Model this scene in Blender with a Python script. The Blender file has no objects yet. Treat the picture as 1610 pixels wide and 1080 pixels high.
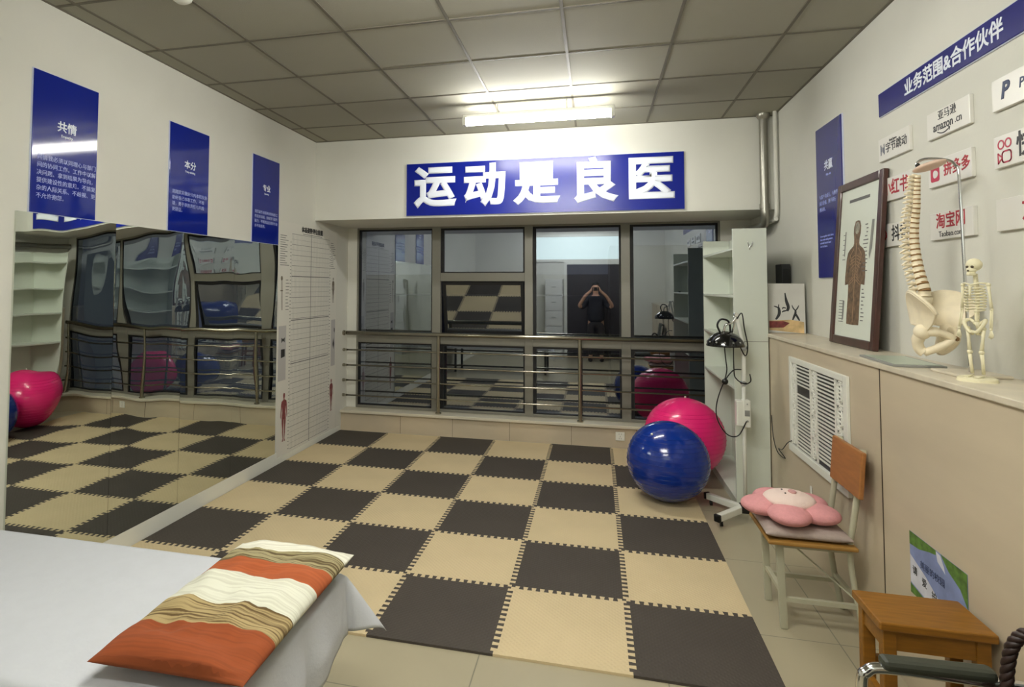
import bpy, bmesh, math, random
from mathutils import Vector, Matrix, noise
from mathutils.geometry import tessellate_polygon
random.seed(7)
PI = math.pi
C = bpy.context.scene.collection
SC = bpy.context.scene

# ---------------------------------------------------------------- camera, world, exposure
cam_data = bpy.data.cameras.new('camera')
cam = bpy.data.objects.new('camera', cam_data); C.objects.link(cam)
yaw, pitch, roll = 0.2372, 0.0433, 0.0039
F = Vector((-math.sin(yaw)*math.cos(pitch), math.cos(yaw)*math.cos(pitch), math.sin(pitch)))
R0 = Vector((math.cos(yaw), math.sin(yaw), 0)); U0 = R0.cross(F)
R = R0*math.cos(roll) + U0*math.sin(roll); U = -R0*math.sin(roll) + U0*math.cos(roll)
cam.matrix_world = Matrix(((R.x, U.x, -F.x, 2.8554), (R.y, U.y, -F.y, -2.6416), (R.z, U.z, -F.z, 1.64), (0, 0, 0, 1)))
cam_data.sensor_fit = 'HORIZONTAL'; cam_data.sensor_width = 36.0
cam_data.lens = 920.3*36.0/1610
cam_data.shift_x = 0.5 - 713.95/1610
cam_data.shift_y = (411.26 - 540)/1610
cam_data.clip_start = 0.02
SC.camera = cam
W = bpy.data.worlds.new('night_sky'); SC.world = W; W.use_nodes = True
W.node_tree.nodes['Background'].inputs[0].default_value = (0.12, 0.135, 0.20, 1)
W.node_tree.nodes['Background'].inputs[1].default_value = 0.35
SC.view_settings.view_transform = 'Standard'; SC.view_settings.look = 'None'
SC.view_settings.gamma = 1.0; SC.view_settings.use_curve_mapping = False
SC.view_settings.exposure = 0.13
TUBE = 82.0           # brightness of the fluorescent battens
TUBE_COL = (1.0, 0.99, 0.935)

# ---------------------------------------------------------------- materials
def lin(c):
    if isinstance(c, str):
        c = c.lstrip('#'); c = tuple(int(c[i:i+2], 16)/255 for i in (0, 2, 4))
    return tuple((v/12.92 if v <= 0.04045 else ((v+0.055)/1.055)**2.4) for v in c) + (1.0,)
def mat(name, col, rough=0.5, metal=0.0, var=0.0, vscale=6.0, bump=0.0, bscale=40.0, spec=0.5, coat=0.0, stretch=None, emit=None):
    m = bpy.data.materials.new(name); m.use_nodes = True
    nt = m.node_tree; b = nt.nodes['Principled BSDF']
    c = lin(col); b.inputs['Base Color'].default_value = c
    b.inputs['Roughness'].default_value = rough; b.inputs['Metallic'].default_value = metal
    b.inputs['Specular IOR Level'].default_value = spec; b.inputs['Coat Weight'].default_value = coat
    b.inputs['Coat Roughness'].default_value = 0.05
    tc = nt.nodes.new('ShaderNodeTexCoord'); vec = tc.outputs['Object']
    if stretch:
        mp = nt.nodes.new('ShaderNodeMapping'); mp.inputs['Scale'].default_value = stretch
        nt.links.new(vec, mp.inputs[0]); vec = mp.outputs[0]
    if var > 0:
        n = nt.nodes.new('ShaderNodeTexNoise'); n.inputs['Scale'].default_value = vscale; n.inputs['Detail'].default_value = 6
        nt.links.new(vec, n.inputs['Vector'])
        r = nt.nodes.new('ShaderNodeValToRGB')
        r.color_ramp.elements[0].position = 0.3; r.color_ramp.elements[1].position = 0.7
        r.color_ramp.elements[0].color = tuple(v*(1-var) for v in c[:3]) + (1,)
        r.color_ramp.elements[1].color = tuple(min(1, v*(1+var)) for v in c[:3]) + (1,)
        nt.links.new(n.outputs['Fac'], r.inputs[0]); nt.links.new(r.outputs[0], b.inputs['Base Color'])
    if bump > 0:
        n2 = nt.nodes.new('ShaderNodeTexNoise'); n2.inputs['Scale'].default_value = bscale; n2.inputs['Detail'].default_value = 4
        nt.links.new(vec, n2.inputs['Vector'])
        bp = nt.nodes.new('ShaderNodeBump'); bp.inputs['Strength'].default_value = bump; bp.inputs['Distance'].default_value = 0.01
        nt.links.new(n2.outputs['Fac'], bp.inputs['Height']); nt.links.new(bp.outputs[0], b.inputs['Normal'])
    if emit:
        b.inputs['Emission Color'].default_value = tuple(emit[0]) + (1,); b.inputs['Emission Strength'].default_value = emit[1]
    return m
M = {}
M['wall'] = mat('wall_paint', (.83, .825, .785), .7, var=.03, vscale=2, bump=.05, bscale=60)
M['header'] = M['wall']
M['wall_grey'] = mat('sill_stone', (.80, .77, .69), .45, var=.05, vscale=5)
M['ceil'] = mat('ceiling_board', (.61, .60, .545), .8, var=.03, vscale=1.2, bump=.1, bscale=120)
M['grid'] = mat('ceiling_grid', (.40, .38, .33), .6)
M['boxing'] = mat('beige_panel', (.755, .70, .605), .42, var=.06, vscale=2.5, stretch=(1, .5, 2.5))
M['seam'] = mat('panel_seam', (.28, .23, .17), .7)
M['ledge'] = mat('pale_stone_top', (.80, .76, .68), .35, var=.08, vscale=14)
M['white'] = mat('white_paint', (.88, .88, .84), .35)
M['shelf'] = mat('white_laminate', (.82, .84, .79), .4)
M['blue'] = mat('blue_acrylic', (.045, .12, .50), .07, spec=.35)
M['blue_sign'] = mat('blue_sign_film', (.05, .11, .50), .24, spec=.3)
M['blueR'] = mat('blue_board', (.12, .13, .45), .25)
M['text'] = mat('white_lettering', (.90, .92, .96), .4)
M['textdim'] = mat('pale_lettering', (.66, .70, .90), .4)
M['edge'] = mat('clear_acrylic_edge', (.78, .80, .88), .2)
M['alu'] = mat('grey_brown_aluminium', (.50, .49, .45), .42, metal=.3)
M['gasket_and_shade'] = mat('black_gasket_and_shade', (.03, .03, .03), .6)
M['steel'] = mat('brushed_stainless_steel', (.66, .64, .58), .24, metal=1.0)
M['chrome'] = mat('chrome', (.85, .85, .85), .07, metal=1.0)
M['pipe'] = mat('galvanised_pipe', (.60, .59, .55), .35, metal=.8)
M['pink'] = mat('pink_rubber', (.95, .15, .48), .24, coat=.35, bump=.02, bscale=15)
M['bball'] = mat('blue_rubber', (.01, .17, .53), .16, coat=.3)
M['black'] = mat('black_plastic', (.035, .035, .035), .35)
M['blackgloss'] = mat('black_enamel', (.03, .03, .03), .14, coat=.4)
M['wood'] = mat('honey_wood', (.52, .345, .10), .42, var=.20, vscale=5, stretch=(1.6, 14, 14), coat=.05, spec=.35)
M['woodseat'] = mat('pale_wood', (.62, .46, .22), .4, var=.18, vscale=5, stretch=(1.2, 12, 12))
M['backwood'] = mat('orange_wood', (.62, .41, .22), .42, var=.12, vscale=6, stretch=(8, 1.5, 8))
M['chairmetal'] = mat('grey_white_metal', (.70, .69, .60), .4)
M['cushion'] = mat('grey_cushion_fabric', (.66, .60, .57), .9, var=.08, vscale=30, bump=.2, bscale=200)
M['plush'] = mat('pink_plush', (.86, .60, .61), .95, var=.05, vscale=60, bump=.4, bscale=250)
M['plush_w'] = mat('cream_plush', (.93, .84, .80), .95, bump=.4, bscale=250)
M['plush_n'] = mat('rose_felt', (.80, .60, .58), .9)
M['sheet'] = mat('white_sheet', (.74, .75, .77), .85, var=.015, vscale=20, bump=.12, bscale=90)
M['bed'] = mat('bed_vinyl', (.30, .29, .27), .5)
M['bedleg'] = mat('dark_steel_leg', (.17, .17, .14), .45)
M['bone'] = mat('bone_plastic', (.90, .85, .74), .5, var=.06, vscale=30)
M['bone_pale'] = mat('pale_bone_plastic', (.88, .85, .72), .5, var=.05, vscale=40)
M['disc'] = mat('spinal_disc', (.55, .41, .24), .6)
M['skullcap'] = mat('rosy_bone_plastic', (.84, .73, .66), .45)
M['frame'] = mat('mahogany_frame', (.25, .13, .10), .35, var=.25, vscale=6, stretch=(6, 6, 1), coat=.2)
M['paper'] = mat('picture_paper', (.85, .87, .82), .3)
M['chart'] = mat('chart_print', (.85, .84, .80), .6)
M['ink'] = mat('grey_ink', (.42, .42, .41), .7)
M['inklight'] = mat('light_grey_ink', (.52, .52, .50), .7)
M['inkdark'] = mat('dark_ink', (.13, .13, .13), .6)
M['inkpanel'] = mat('grey_printed_panel', (.71, .70, .69), .7)
M['muscle'] = mat('muscle_print', (.42, .335, .255), .6, var=.5, vscale=40)
M['muscle_red'] = mat('red_muscle_print', (.50, .24, .24), .6, var=.5, vscale=60)
M['skel_print'] = mat('grey_figure_print', (.40, .36, .30), .6, var=.4, vscale=60)
M['red'] = mat('red_lettering', (.66, .10, .16), .45)
M['crimson'] = mat('crimson_emblem', (.70, .12, .25), .45)
M['logo_dark'] = mat('charcoal_lettering', (.20, .20, .21), .5)
M['navy'] = mat('navy_emblem', (.18, .23, .36), .5)
M['sign'] = mat('white_sign_board', (.87, .86, .83), .3)
M['cabinet'] = mat('back_cabinet', (.80, .80, .78), .5)
M['door'] = mat('dark_door', (.19, .17, .18), .5)
M['pad'] = mat('dark_arm_pad', (.21, .22, .18), .5)
M['braid'] = mat('dark_brown_leather', (.16, .09, .07), .45, var=.25, vscale=60)
M['tin'] = mat('grey_plastic', (.55, .55, .53), .5)
M['dark_box'] = mat('dark_box', (.14, .14, .14), .6)
M['green_board'] = mat('pale_green_sheet', (.70, .74, .66), .3)
M['skin'] = mat('skin', (.80, .62, .52), .55)
M['shirt'] = mat('dark_jacket', (.10, .10, .13), .85)
M['hair'] = mat('black_hair', (.03, .025, .02), .5)
M['tube'] = mat('lit_tube', (.95, .95, .92), .4, emit=(TUBE_COL, TUBE))
M['mirror'] = mat('mirror_silver', (.86, .88, .85), 0.0, metal=1.0)

def floor_material():
    m = mat('grey_green_floor_tile', (.67, .635, .535), .28, var=.05, vscale=2)
    nt = m.node_tree; b = nt.nodes['Principled BSDF']
    src = b.inputs['Base Color'].links[0].from_socket
    tc = nt.nodes.new('ShaderNodeTexCoord'); br = nt.nodes.new('ShaderNodeTexBrick')
    mp = nt.nodes.new('ShaderNodeMapping'); mp.inputs['Location'].default_value = (.06, .33, 0)
    br.offset = 0.0; br.inputs['Scale'].default_value = 1.0
    br.inputs['Brick Width'].default_value = .8; br.inputs['Row Height'].default_value = .8
    br.inputs['Mortar Size'].default_value = .003; br.inputs['Mortar Smooth'].default_value = .2
    br.inputs['Mortar'].default_value = lin((.50, .49, .42))
    nt.links.new(tc.outputs['Object'], mp.inputs[0]); nt.links.new(mp.outputs[0], br.inputs['Vector'])
    nt.links.new(src, br.inputs['Color1']); nt.links.new(src, br.inputs['Color2'])
    nt.links.new(br.outputs['Color'], b.inputs['Base Color'])
    return m
M['floor'] = floor_material()

def foam_material(name, col, var):
    m = mat(name, col, .72, var=var, vscale=3, spec=.35)
    nt = m.node_tree; b = nt.nodes['Principled BSDF']
    tc = nt.nodes.new('ShaderNodeTexCoord')
    hs = []
    for rot in (PI/4, -PI/4):
        mp = nt.nodes.new('ShaderNodeMapping'); mp.inputs['Rotation'].default_value = (0, 0, rot)
        w = nt.nodes.new('ShaderNodeTexWave'); w.inputs['Scale'].default_value = 16; w.inputs['Distortion'].default_value = .6
        nt.links.new(tc.outputs['Object'], mp.inputs[0]); nt.links.new(mp.outputs[0], w.inputs['Vector']); hs.append(w)
    mm = nt.nodes.new('ShaderNodeMath'); mm.operation = 'MULTIPLY'
    nt.links.new(hs[0].outputs['Fac'], mm.inputs[0]); nt.links.new(hs[1].outputs['Fac'], mm.inputs[1])
    bp = nt.nodes.new('ShaderNodeBump'); bp.inputs['Strength'].default_value = .35; bp.inputs['Distance'].default_value = .004
    nt.links.new(mm.outputs[0], bp.inputs['Height']); nt.links.new(bp.outputs[0], b.inputs['Normal'])
    return m
M['foam_dark'] = foam_material('dark_brown_foam', (.285, .26, .235), .05)
M['foam_tan'] = foam_material('tan_foam', (.82, .745, .595), .04)

def glass_material():
    m = bpy.data.materials.new('night_window_glass'); m.use_nodes = True
    nt = m.node_tree; nt.nodes.remove(nt.nodes['Principled BSDF'])
    out = nt.nodes['Material Output']
    tr = nt.nodes.new('ShaderNodeBsdfTransparent'); tr.inputs[0].default_value = (.55, .6, .6, 1)
    gl = nt.nodes.new('ShaderNodeBsdfGlossy'); gl.inputs['Roughness'].default_value = 0.015
    gl.inputs['Color'].default_value = (.80, .88, 1, 1)
    fr = nt.nodes.new('ShaderNodeFresnel'); fr.inputs['IOR'].default_value = 4.0
    mx = nt.nodes.new('ShaderNodeMixShader')
    nt.links.new(fr.outputs[0], mx.inputs[0]); nt.links.new(tr.outputs[0], mx.inputs[1]); nt.links.new(gl.outputs[0], mx.inputs[2])
    nt.links.new(mx.outputs[0], out.inputs[0])
    return m
M['glass'] = glass_material()

def ramp_material(name, axis, stops, rough=.9, lines=None, bump=0.0):
    """hard bands of colour along an object axis; lines = set of band indices that carry fine streaks"""
    m = bpy.data.materials.new(name); m.use_nodes = True
    nt = m.node_tree; b = nt.nodes['Principled BSDF']; b.inputs['Roughness'].default_value = rough
    tc = nt.nodes.new('ShaderNodeTexCoord'); sp = nt.nodes.new('ShaderNodeSeparateXYZ')
    nz = nt.nodes.new('ShaderNodeTexNoise'); nz.inputs['Scale'].default_value = 9; nz.inputs['Detail'].default_value = 3
    nt.links.new(tc.outputs['Object'], nz.inputs['Vector'])
    ad = nt.nodes.new('ShaderNodeMath'); ad.operation = 'MULTIPLY_ADD'; ad.inputs[1].default_value = .02
    nt.links.new(tc.outputs['Object'], sp.inputs[0]); nt.links.new(nz.outputs['Fac'], ad.inputs[0]); nt.links.new(sp.outputs[axis], ad.inputs[2])
    r = nt.nodes.new('ShaderNodeValToRGB'); r.color_ramp.interpolation = 'CONSTANT'
    el = r.color_ramp.elements
    while len(el) < len(stops): el.new(0.5)
    for e, (p, c) in zip(el, stops): e.position = p; e.color = lin(c)
    nt.links.new(ad.outputs[0], r.inputs[0])
    # streaks
    mp = nt.nodes.new('ShaderNodeMapping'); sc = [3, 3, 3]; sc['XYZ'.index(axis)] = 130; mp.inputs['Scale'].default_value = sc
    n2 = nt.nodes.new('ShaderNodeTexNoise'); n2.inputs['Scale'].default_value = 1; n2.inputs['Detail'].default_value = 3
    nt.links.new(tc.outputs['Object'], mp.inputs[0]); nt.links.new(mp.outputs[0], n2.inputs['Vector'])
    r2 = nt.nodes.new('ShaderNodeValToRGB'); r2.color_ramp.interpolation = 'CONSTANT'
    el = r2.color_ramp.elements
    while len(el) < len(stops): el.new(0.5)
    for i, (e, (p, c)) in enumerate(zip(el, stops)):
        v = 1.0 if lines and i in lines else .22
        e.position = p; e.color = (v, v, v, 1)
    nt.links.new(ad.outputs[0], r2.inputs[0])
    r3 = nt.nodes.new('ShaderNodeValToRGB'); r3.color_ramp.elements[0].position = .42; r3.color_ramp.elements[1].position = .55
    r3.color_ramp.elements[0].color = (.30, .24, .16, 1); r3.color_ramp.elements[1].color = (1, 1, 1, 1)
    nt.links.new(n2.outputs['Fac'], r3.inputs[0])
    mx = nt.nodes.new('ShaderNodeMixRGB'); mx.blend_type = 'MULTIPLY'
    nt.links.new(r2.outputs[0], mx.inputs[0]); nt.links.new(r.outputs[0], mx.inputs[1]); nt.links.new(r3.outputs[0], mx.inputs[2])
    nt.links.new(mx.outputs[0], b.inputs['Base Color'])
    return m

# ---------------------------------------------------------------- mesh helpers
ORG = {}
def V(*a): return Vector(a)
def nb(): return bmesh.new()
def box(bm, lo, hi, bev=0.0, seg=2):
    x0, y0, z0 = lo; x1, y1, z1 = hi
    v = [bm.verts.new(p) for p in ((x0,y0,z0),(x1,y0,z0),(x1,y1,z0),(x0,y1,z0),(x0,y0,z1),(x1,y0,z1),(x1,y1,z1),(x0,y1,z1))]
    fs = [bm.faces.new([v[i] for i in q]) for q in ((0,3,2,1),(4,5,6,7),(0,1,5,4),(1,2,6,5),(2,3,7,6),(3,0,4,7))]
    if bev > 0:
        es = set(e for f in fs for e in f.edges)
        bmesh.ops.bevel(bm, geom=list(es), offset=bev, segments=seg, affect='EDGES', profile=.5)
    return v
def obox(bm, p0, p1, w, h, up=(0,0,1), bev=0.0):
    """square bar from p0 to p1"""
    p0 = Vector(p0); p1 = Vector(p1); d = (p1-p0); L = d.length; d.normalize()
    s = d.cross(Vector(up)); 
    if s.length < 1e-4: s = d.cross(V(1,0,0))
    s.normalize(); u = s.cross(d)
    b2 = nb(); box(b2, (-w/2, 0, -h/2), (w/2, L, h/2), bev)
    mt = Matrix(((s.x,d.x,u.x,p0.x),(s.y,d.y,u.y,p0.y),(s.z,d.z,u.z,p0.z),(0,0,0,1)))
    merge(bm, b2, mt)
def merge(bm, b2, mt=None):
    if mt is not None: bmesh.ops.transform(b2, matrix=mt, verts=b2.verts[:])
    me = bpy.data.meshes.new('tmp'); b2.to_mesh(me); b2.free(); bm.from_mesh(me); bpy.data.meshes.remove(me)
def tube(bm, pts, r, seg=12, closed=False, cap=True):
    pts = [Vector(p) for p in pts]; n = len(pts); rings = []
    rr = r if isinstance(r, (list, tuple)) else [r]*n
    prev = None
    for i, p in enumerate(pts):
        if closed: t = (pts[(i+1) % n]-pts[i-1])
        else: t = pts[min(i+1, n-1)]-pts[max(i-1, 0)]
        t.normalize()
        if prev is None:
            a = V(0,0,1) if abs(t.z) < .9 else V(1,0,0)
            u = a - t*a.dot(t)
        else: u = prev - t*prev.dot(t)
        u.normalize(); prev = u; w = t.cross(u)
        rings.append([bm.verts.new(p + (u*math.cos(2*PI*k/seg) + w*math.sin(2*PI*k/seg))*rr[i]) for k in range(seg)])
    m = n if closed else n-1
    for i in range(m):
        a, b = rings[i], rings[(i+1) % n]
        for k in range(seg): bm.faces.new((a[k], a[(k+1) % seg], b[(k+1) % seg], b[k]))
    if cap and not closed:
        bm.faces.new(rings[0][::-1]); bm.faces.new(rings[-1])
def cyl(bm, p0, p1, r, seg=20, r2=None): tube(bm, [p0, p1], [r, r if r2 is None else r2], seg)
def arc(c, r, a0, a1, n, ax=0):
    out = []
    for i in range(n+1):
        a = a0 + (a1-a0)*i/n; p, q = r*math.cos(a), r*math.sin(a)
        out.append(Vector(c) + (V(0,p,q) if ax == 0 else V(p,0,q) if ax == 1 else V(p,q,0)))
    return out
def smooth_path(pts, n=6):
    pts = [Vector(p) for p in pts]; out = []
    for i in range(len(pts)-1):
        p0 = pts[max(i-1,0)]; p1 = pts[i]; p2 = pts[i+1]; p3 = pts[min(i+2, len(pts)-1)]
        for k in range(n):
            t = k/n
            out.append(.5*((2*p1)+(p2-p0)*t+(2*p0-5*p1+4*p2-p3)*t*t+(-p0+3*p1-3*p2+p3)*t**3))
    out.append(pts[-1]); return out
def ball(bm, c, r, seg=24, rings=14, sc=(1,1,1)):
    b2 = nb(); bmesh.ops.create_uvsphere(b2, u_segments=seg, v_segments=rings, radius=1)
    s = (r*sc[0], r*sc[1], r*sc[2])
    merge(bm, b2, Matrix.Translation(c) @ Matrix.Diagonal((s[0], s[1], s[2], 1)))
def lathe(bm, prof, c, seg=32, axis='z'):
    rings = []
    for r, z in prof:
        rings.append([bm.verts.new((c[0]+r*math.cos(2*PI*k/seg), c[1]+r*math.sin(2*PI*k/seg), c[2]+z)) for k in range(seg)])
    for a, b in zip(rings, rings[1:]):
        for k in range(seg): bm.faces.new((a[k], a[(k+1) % seg], b[(k+1) % seg], b[k]))
def poly(bm, pts, mt, th=0.0):
    """flat polygon given in 2-D, placed by matrix, with thickness th along local z"""
    v = [bm.verts.new(mt @ V(p[0], p[1], th)) for p in pts]
    bm.faces.new(v)
    if th > 0:
        w = [bm.verts.new(mt @ V(p[0], p[1], 0)) for p in pts]; n = len(v)
        for i in range(n): bm.faces.new((w[i], w[(i+1) % n], v[(i+1) % n], v[i]))
def frame_mt(o, right, up):
    r = Vector(right).normalized(); u = Vector(up).normalized(); n = r.cross(u)
    return Matrix(((r.x,u.x,n.x,o[0]),(r.y,u.y,n.y,o[1]),(r.z,u.z,n.z,o[2]),(0,0,0,1)))
def setp(o, label=None, cat=None, group=None, kind=None):
    if label: o['label'] = label
    if cat: o['category'] = cat
    if group: o['group'] = group
    if kind: o['kind'] = kind
    return o
def thing(name, label, cat, loc, group=None):
    o = bpy.data.objects.new(name, None); o.empty_display_size = .05; C.objects.link(o); o.location = loc
    ORG[o] = Vector(loc); return setp(o, label, cat, group)
def obj(name, bm, m, parent=None, smooth=False, org=None, recalc=True):
    if recalc: bmesh.ops.recalc_face_normals(bm, faces=bm.faces[:])
    o0 = ORG[parent] if parent is not None else Vector(org or (0,0,0))
    bmesh.ops.translate(bm, vec=-o0, verts=bm.verts[:])
    me = bpy.data.meshes.new(name); bm.to_mesh(me); bm.free()
    me.materials.append(m)
    if smooth:
        for p in me.polygons: p.use_smooth = True
    o = bpy.data.objects.new(name, me); C.objects.link(o)
    ORG[o] = o0
    if parent is not None: o.parent = parent
    else: o.location = o0
    if smooth == 'auto':
        for p in me.polygons: p.use_smooth = True
        me.set_sharp_from_angle(angle=math.radians(40))
    return o
def struct(name, bm, m, parent=None, smooth=False):
    o = obj(name, bm, m, parent, smooth)
    if parent is None: o['kind'] = 'structure'
    return o
def single(name, bm, m, label, cat, org, group=None, smooth=False):
    return setp(obj(name, bm, m, None, smooth, org), label, cat, group)
def copy_tree(o, parent=None):
    c = o.copy(); C.objects.link(c); c.parent = parent
    if o in ORG: ORG[c] = ORG[o]
    for ch in o.children: copy_tree(ch, c)
    return c
def split(name, bm, m, parent, smooth=False, recalc=True):
    """every loose island of the mesh becomes a part of its own"""
    bm.faces.ensure_lookup_table(); left = set(bm.faces); out = []
    while left:
        st = [next(iter(left))]; isl = set(st)
        while st:
            f_ = st.pop()
            for e in f_.edges:
                for h in e.link_faces:
                    if h not in isl: isl.add(h); st.append(h)
        left -= isl; b2 = nb(); mp = {}
        for f_ in isl:
            for v in f_.verts:
                if v not in mp: mp[v] = b2.verts.new(v.co)
            b2.faces.new([mp[v] for v in f_.verts])
        out.append(obj(name, b2, m, parent, smooth, None, recalc))
    bm.free(); return out
def subsurf(o, lv=2):
    m = o.modifiers.new('subdivision', 'SUBSURF'); m.levels = lv; m.render_levels = lv
def text(parent, body, mt, size, m, bold=0.0, name='lettering', align='CENTER', width=1.0, shear=0.0, th=0.0008, line=1.0, res=3, label=None):
    cu = bpy.data.curves.new(name, 'FONT'); cu.body = body; cu.size = size; cu.align_x = align; cu.align_y = 'CENTER'
    cu.bevel_depth = bold; cu.bevel_resolution = 0; cu.extrude = th; cu.shear = shear; cu.space_line = line; cu.resolution_u = res
    t = bpy.data.objects.new('tmp_text', cu); C.objects.link(t)
    dg = bpy.context.evaluated_depsgraph_get(); dg.update()
    me = bpy.data.meshes.new_from_object(t.evaluated_get(dg)); bpy.data.objects.remove(t); bpy.data.curves.remove(cu)
    me.transform(Matrix.Diagonal((width, 1, th/(th+bold), 1))); me.transform(mt); me.transform(Matrix.Translation(-ORG[parent]))
    me.materials.clear(); me.materials.append(m); me.name = name
    o = bpy.data.objects.new(name, me); C.objects.link(o); o.parent = parent; ORG[o] = ORG[parent]
    if label: o['label'] = label
    return o

# ---------------------------------------------------------------- room shell
XR, YB, YW, CZ = 4.39, -3.7, 3.85, 3.16      # right wall, back wall, window plane, ceiling
BY, BZ = 2.96, 2.33                          # bulkhead face and underside
b = nb(); box(b, (-.2, YB-.2, -.1), (XR+.2, YW+.4, 0)); struct('floor', b, M['floor'])
b = nb(); box(b, (-.2, YB-.2, 0), (0, YW+.3, CZ+.2)); struct('wall_left', b, M['wall'])
b = nb(); box(b, (XR, YB-.2, 0), (XR+.2, YW+.3, CZ+.2)); struct('wall_right', b, M['wall'])
b = nb(); box(b, (0, YB-.2, 0), (XR, YB, CZ+.2)); struct('wall_back', b, M['wall'])
b = nb(); box(b, (0, BY, BZ), (XR, YW+.3, CZ+.2)); struct('wall_front_bulkhead', b, M['wall'])
b = nb(); box(b, (0, 3.66, 0), (XR, YW+.3, .20)); struct('wall_front', b, M['boxing'])
b = nb(); box(b, (0, 3.625, .20), (XR, YW+.3, .232), .006); struct('window_sill', b, M['wall_grey'])
b = nb(); box(b, (0, YW-.04, .232), (.115, YW+.25, BZ)); box(b, (4.10, YW-.04, .232), (XR, YW+.25, BZ)); struct('wall_front_jamb', b, M['wall'])
# seams of the sill facing tiles
b = nb()
for x in (.72, 1.32, 1.95, 2.6, 3.25): box(b, (x-.0015, 3.6585, 0), (x+.0015, 3.661, .2))
struct('trim_1', b, M['seam'])
# ceiling: boards and grid
b = nb(); box(b, (-.2, YB-.2, CZ), (XR+.2, YW+.3, CZ+.2)); ceil_o = struct('ceiling', b, M['ceil'])
b = nb()
for k in range(0, 8):
    x = .133 + .638*k
    if 0 < x < XR: box(b, (x-.009, YB, CZ-.004), (x+.009, BY, CZ+.003))
for k in range(1, 12):
    y = 3.07 - .636*k
    if y > YB: box(b, (0, y-.009, CZ-.0045), (XR, y+.009, CZ+.003))
box(b, (XR-.014, YB, CZ-.006), (XR, BY, CZ+.003)); box(b, (0, YB, CZ-.006), (.010, BY, CZ+.003))
box(b, (0, BY-.012, CZ-.006), (XR, BY, CZ+.003))
struct('trim_2', b, M['grid'])
# skirting under the mirror
b = nb(); box(b, (0, YB, 0), (.008, 3.62, .06)); box(b, (0, -1.0, 0), (.012, 2.25, .118), .003); struct('baseboard_left', b, M['white'])
# boxed-in radiator along the right wall
BX, LZ = 4.10, 1.305
b = nb(); box(b, (BX, YB, 0), (XR, 3.66, LZ-.025)); struct('wall_right_lower', b, M['boxing'])
b = nb(); box(b, (BX-.012, YB, LZ-.025), (XR, 3.66, LZ), .004); struct('trim_3', b, M['ledge'])
b = nb()
for y in (.40, -1.25, -2.6): box(b, (BX-.0015, y-.004, 0), (BX+.001, y+.004, LZ-.025))
struct('trim_4', b, M['seam'])

# ---------------------------------------------------------------- window
win = bpy.data.objects.new('window_1', None); C.objects.link(win); win['kind'] = 'structure'; ORG[win] = V(0,0,0)
b = nb(); y0, y1 = YW-.035, YW+.045
def fr(x0, x1, z0, z1): box(b, (x0, y0, z0), (x1, y1, z1), .003)
XM = [(1.035, 1.135), (2.095, 2.185), (3.118, 3.212)]
for xa, xb in XM: fr(xa, xb, .232, BZ)
fr(.115, .135, .232, BZ); fr(4.08, 4.10, .232, BZ)
xs = [(.135, 1.035), (1.135, 2.095), (2.185, 3.118), (3.212, 4.08)]
for xa, xb in xs:
    fr(xa, xb, .99, 1.09); fr(xa, xb, .232, .262); fr(xa, xb, BZ-.02, BZ)
    fr(xa, xb, .66, .70) if False else None
fr(1.135, 2.095, 1.705, 1.80)
obj('window_frame', b, M['alu'], win)
# black gaskets round each pane, widened to paint in the shaded reveals
panes = []
for i, (xa, xb) in enumerate(xs):
    panes.append((xa, xb, .262, .99))
    if i == 1: panes += [(xa, xb, 1.80, BZ-.02)]
    else: panes.append((xa, xb, 1.09, BZ-.02))
b = nb()
for xa, xb, za, zb in panes:
    gl_, gr_, gt = (.035, .018, .022) if xa > .5 else (.018, .012, .018); ya, yb = YW-.02, YW+.02
    box(b, (xa, ya, za), (xa+gl_, yb, zb)); box(b, (xb-gr_, ya, za), (xb, yb, zb))
    box(b, (xa+gl_, ya, za), (xb-gr_, yb, za+.012)); box(b, (xa+gl_, ya, zb-gt), (xb-gr_, yb, zb))
obj('gasket_and_shade', b, M['gasket_and_shade'], win)
for xa, xb, za, zb in panes:
    b = nb(); v = [b.verts.new(p) for p in ((xa, YW, za), (xb, YW, za), (xb, YW, zb), (xa, YW, zb))]; b.faces.new(v)
    obj('pane', b, M['glass'], win, recalc=False)
# top-hung casement, tilted outwards at the bottom
hx0, hx1, hz0, hz1 = 1.15, 2.08, 1.10, 1.70
rt = Matrix.Translation((0, YW, hz1)) @ Matrix.Rotation(math.radians(12), 4, 'X') @ Matrix.Translation((0, -YW, -hz1))
b = nb(); t = .035
for lo, hi in (((hx0,YW-.02,hz0),(hx0+t,YW+.02,hz1)), ((hx1-t,YW-.02,hz0),(hx1,YW+.02,hz1)), ((hx0+t,YW-.02,hz0),(hx1-t,YW+.02,hz0+t)), ((hx0+t,YW-.02,hz1-t),(hx1-t,YW+.02,hz1))):
    box(b, lo, hi, .003)
bmesh.ops.transform(b, matrix=rt, verts=b.verts[:])
cas = obj('casement', b, M['gasket_and_shade'], win)
b = nb(); v = [b.verts.new(rt @ Vector(p)) for p in ((hx0+t,YW,hz0+t),(hx1-t,YW,hz0+t),(hx1-t,YW,hz1-t),(hx0+t,YW,hz1-t))]; b.faces.new(v)
obj('casement_pane', b, M['glass'], cas, recalc=False)
# dark building mass outside, far below the sky
b = nb(); box(b, (-14, 40, -20), (3, 50, 1.0)); box(b, (4, 46, -20), (16, 54, 5.0)); box(b, (-30, 60, -20), (30, 66, 3.0))
struct('wall_outside_far_blocks', b, mat('night_building', (.16, .17, .19), .9))

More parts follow.
